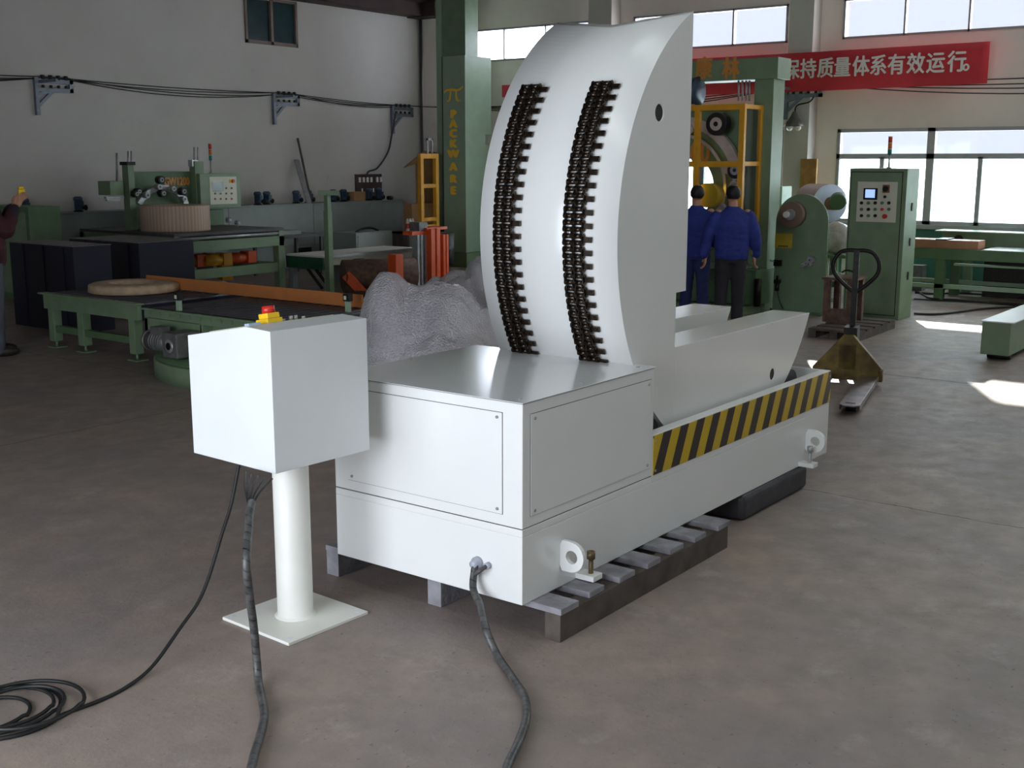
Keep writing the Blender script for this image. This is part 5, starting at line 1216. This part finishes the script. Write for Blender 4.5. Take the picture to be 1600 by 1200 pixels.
# ================================================================== people
def person(label, loc, rz, Ht, jm, tm, arms, legs=None, lean=0.0, headturn=0.0, group=None, trim=None, headlook=0.0, bulk=1.0):
    # local frame: +X is the way the person faces, +Y the person's left; built at Ht metres
    t = thing('person', label, 'person', loc, rz, group); k = Ht / 1.72
    def s(p): return Vector((p[0] * k, p[1] * k, p[2] * k))
    legs = legs or {1: [(0, .10, .50), (-.01, .12, .09)], -1: [(0, -.10, .50), (-.01, -.12, .09)]}
    hc = Vector((lean + .015, 0, 1.615))
    hM = Matrix.Translation(s(hc)) @ Matrix.Rotation(headturn, 4, 'Z') @ Matrix.Translation(-s(hc))
    def loft(mb, secs, n=20):                    # secs: (centre, rx, ry), horizontal ellipses from bottom to top
        vs = []
        for c, rx, ry in secs:
            for i in range(n): a = 2 * PI * i / n; vs.append(s((c[0] + rx * math.cos(a), c[1] + ry * math.sin(a), c[2])))
        m = len(secs); fs = [(i * n + j, i * n + (j + 1) % n, (i + 1) * n + (j + 1) % n, (i + 1) * n + j) for i in range(m - 1) for j in range(n)]
        mb.add(vs, fs, True); o = len(mb.v) - m * n
        mb.f += [[o + j for j in reversed(range(n))], [o + (m - 1) * n + j for j in range(n)]]; mb.sm += [True] * 2; mb.uv += [None] * 2
    def limb(mb, pts, rr, k_=5):
        P_ = catmull([s(p) for p in pts], k_); m = len(P_) - 1; R_ = []
        for i in range(m + 1):
            t_ = i / m * (len(rr) - 1); j = min(int(t_), len(rr) - 2); R_.append((rr[j] + (rr[j + 1] - rr[j]) * (t_ - j)) * k)
        mb.tube(P_, R_, 14); mb.sphere(P_[0], R_[0] * .98, 12); mb.sphere(P_[-1], R_[-1] * .98, 12)
    b = MB()
    loft(b, [((0, 0, .86), .10, .14), ((0, 0, .95), .11, .155), ((lean * .3, 0, 1.06), .095, .135), ((lean * .7, 0, 1.24), .105, .155), ((lean, 0, 1.36), .095, .165), ((lean, 0, 1.42), .065, .11), ((lean, 0, 1.46), .052, .056), ((lean + .005, 0, 1.54), .050, .052)])
    hd = MB(hM)
    hd.sphere(s(hc + Vector((-.008, 0, .022))), .097 * k, 20, (1.0, .80, .98)).sphere(s(hc + Vector((.022, 0, -.035))), .070 * k, 16, (.92, .80, 1.05))
    for o_, r_, sc_ in ((Vector((-.002, .079, -.005)), .022, (.8, .45, 1.3)), (Vector((-.002, -.079, -.005)), .022, (.8, .45, 1.3)), (Vector((.094, 0, -.016)), .017, (1, .75, 1.3)), (Vector((.078, 0, -.055)), .02, (.7, 1.2, .45))): hd.sphere(s(hc + o_), r_ * k, 12, sc_)
    b.v += [hM @ p for p in hd.v]; o0 = len(b.v) - len(hd.v); b.f += [[i + o0 for i in f] for f in hd.f]; b.sm += hd.sm; b.uv += hd.uv
    for sd in (1, -1):
        hp = (0, sd * .092, .88); kn, an = legs[sd]
        limb(b, [hp, Vector(hp).lerp(Vector(kn), .5), kn, Vector(kn).lerp(Vector(an), .35), an], [.088, .080, .056, .056, .038])
        b.sphere(s((an[0] + .05, an[1], .045)), .042 * k, 12, (2.6, .9, .9))
        A_ = arms[sd]; so = Vector((lean, sd * .178, 1.385))
        limb(b, [so, so.lerp(Vector(A_[0]), .5), A_[0], Vector(A_[0]).lerp(Vector(A_[1]), .35), A_[1]], [.058, .048, .040, .040, .027])
        w_, p_ = Vector(A_[1]), Vector(A_[2]); dr_ = (p_ - w_).normalized(); side = Vector(A_[3]); side = (side - dr_ * side.dot(dr_)).normalized(); nrm = dr_.cross(side) * (1 if sd > 0 else -1)
        for q_ in (-.028, -.010, .010, .026): limb(b, [w_, w_.lerp(p_, .6) + side * q_ * .9, p_ + side * q_], [.020, .016, .013], 3)
        for i, L_f in enumerate((.072, .080, .074, .058)):
            b_ = p_ + side * (.031 - .0205 * i) + dr_ * .004
            limb(b, [b_, b_ + dr_ * L_f * .45 - nrm * .006, b_ + dr_ * L_f * .80 - nrm * .022, b_ + dr_ * L_f * .95 - nrm * .042], [.0098, .009, .0085, .0075], 3)
        b_ = w_.lerp(p_, .35) + side * .018
        limb(b, [b_, b_ + side * .026 + dr_ * .022 - nrm * .012, b_ + side * .034 + dr_ * .055 - nrm * .02], [.014, .011, .009], 3)
    body = fuse(b.build('body', SKIN, t), .0062, SKIN, 2)
    for sd in (1, -1):
        e_ = MB(hM).sphere(s(hc + Vector((.082, sd * .030, .012))), .012 * k, 10).build('eye', LETW, t); MB(hM).sphere(s(hc + Vector((.0925, sd * .030, .012))), .0055 * k, 8).build('pupil', BLACK, e_)
    # hair: shell over the back and top of the skull
    hb = MB(hM); vs = []; fs = []; n1, n2 = 24, 12
    for i in range(n2 + 1):
        for j in range(n1):
            a = 2 * PI * j / n1; front = max(0, math.cos(a)); tmax = 2.35 - 1.45 * front ** .6; th = tmax * i / n2
            r_ = .098 + .004 * noise.noise(Vector((math.cos(a) * 4, math.sin(a) * 4, th * 4)))
            vs.append(s(hc + Vector((-.006, 0, .018)) + Vector((1.08 * r_ * math.sin(th) * math.cos(a), .90 * r_ * math.sin(th) * math.sin(a), 1.0 * r_ * math.cos(th)))))
    for i in range(n2):
        for j in range(n1): q = (j + 1) % n1; fs.append((i * n1 + j, (i + 1) * n1 + j, (i + 1) * n1 + q, i * n1 + q))
    hb.add(vs, fs, True); ho = hb.build('hair', HAIR, t); sm_ = ho.modifiers.new('thick', 'SOLIDIFY'); sm_.thickness = .012
    # jacket
    j = MB()
    loft(j, [((0, 0, .84), .120, .175), ((0, 0, .88), .135, .188), ((0, 0, .94), .140, .190), ((lean * .3, 0, 1.06), .138, .188), ((lean * .7, 0, 1.24), .142, .205), ((lean, 0, 1.34), .125, .212), ((lean, 0, 1.40), .095, .175), ((lean, 0, 1.445), .070, .085), ((lean, 0, 1.475), .064, .068)])
    for sd in (1, -1):
        A_ = arms[sd]; so = Vector((lean, sd * .172, 1.355)); el = Vector(A_[0]); wr = el.lerp(Vector(A_[1]), .93)
        limb(j, [so, so.lerp(el, .5) + Vector((0, sd * .012, 0)), el, el.lerp(wr, .5), wr], [.076, .072, .066, .060, .050])
    for c_ in j.v: pass
    for c_ in j.v: c_.y *= bulk; c_.x *= bulk
    jk = fuse(j.build('jacket', jm, t), .012, jm, 3)
    for v in jk.data.vertices:
        c_ = v.co; nz = noise.noise(c_ * 8) * .012 + abs(noise.noise(Vector((c_.x * 6, c_.y * 6, c_.z * 15)))) * .014; v.co += Vector(v.normal) * nz
    # trousers
    j = MB()
    loft(j, [((0, 0, .80), .10, .165), ((0, 0, .86), .118, .172), ((0, 0, .96), .112, .160), ((0, 0, 1.0), .108, .150)])
    for sd in (1, -1):
        hp = Vector((0, sd * .095, .86)); kn, an = Vector(legs[sd][0]), Vector(legs[sd][1])
        limb(j, [hp, hp.lerp(kn, .5), kn, kn.lerp(an, .5), (an.x, an.y, .075)], [.100, .094, .078, .072, .070])
    tr = fuse(j.build('trousers', tm, t), .012, tm, 3)
    for v in tr.data.vertices: c_ = v.co; v.co += Vector(v.normal) * (abs(noise.noise(Vector((c_.x * 6, c_.y * 6, c_.z * 14)))) * .012)
    for sd in (1, -1):
        a_ = legs[sd][1]; MB().sphere(s((a_[0] + .06, a_[1] + .01 * sd, .045)), .05 * k, 16, (2.7, .95, .9)).build('shoe', mat('shoe_leather', '#2a2420', .5), t)
    return t
def hang(sd, x=0.0, out=.0): return [(-.03 + x * .3, sd * (.25 + out), 1.12), (.02 + x, sd * (.285 + out), .88), (.03 + x, sd * (.29 + out), .80), (1, 0, 0)]
face = math.atan2(.6, .8)
person('worker in a blue jacket and dark trousers seen from behind, arms hanging', (9.05, 3.58, 0), YAW + .05, 1.70, JBLUE, TROU, {1: hang(1, -.02, .03), -1: hang(-1, 0, .0)}, {1: [(0, .11, .50), (-.02, .13, .09)], -1: [(0, -.09, .50), (-.02, -.09, .09)]}, bulk=1.10)
person('worker in a blue jacket and blue trousers half hidden behind the white frame', (9.25, 4.17, 0), YAW - .35, 1.69, JBLUE, TRBL, {-1: [(.02, -.26, 1.12), (.16, -.20, .98), (.22, -.14, .98), (0, 0, 1)], 1: hang(1)}, headturn=.2)
lp_ = G(10, 556)
person('person at the left edge holding a yellow object up with both hands', (2.635, 8.77, 0), YAW - PI / 2 + .5, 1.90, mat('dark_red_jacket', '#1d1b26', .8, col2='#5a1a1c', scale=3), TRGR,
       {1: [(.12, .23, 1.16), (.24, .10, 1.38), (.28, .07, 1.44), (0, 0, 1)], -1: [(.12, -.25, 1.16), (.24, -.10, 1.38), (.28, -.07, 1.44), (0, 0, 1)]})
q = Vector((2.635, 8.77, 0)); a_ = YAW - PI / 2 + .5; kk = 1.90 / 1.72; f_ = Vector((math.cos(a_), math.sin(a_), 0))
hp_ = q + f_ * (.315 * kk); hp_.z = 1.50 * kk
tag(MB(Matrix.Translation(hp_) @ Matrix.Rotation(a_, 4, 'Z')).box(-.035, .03, -.07, .07, -.035, .05).box(-.03, .02, -.05, .05, .05, .075).build('yellow_gadget', YBR, None, bevel=.008), 'yellow hand-held gadget in the raised hands of the person at the left edge', 'tool')
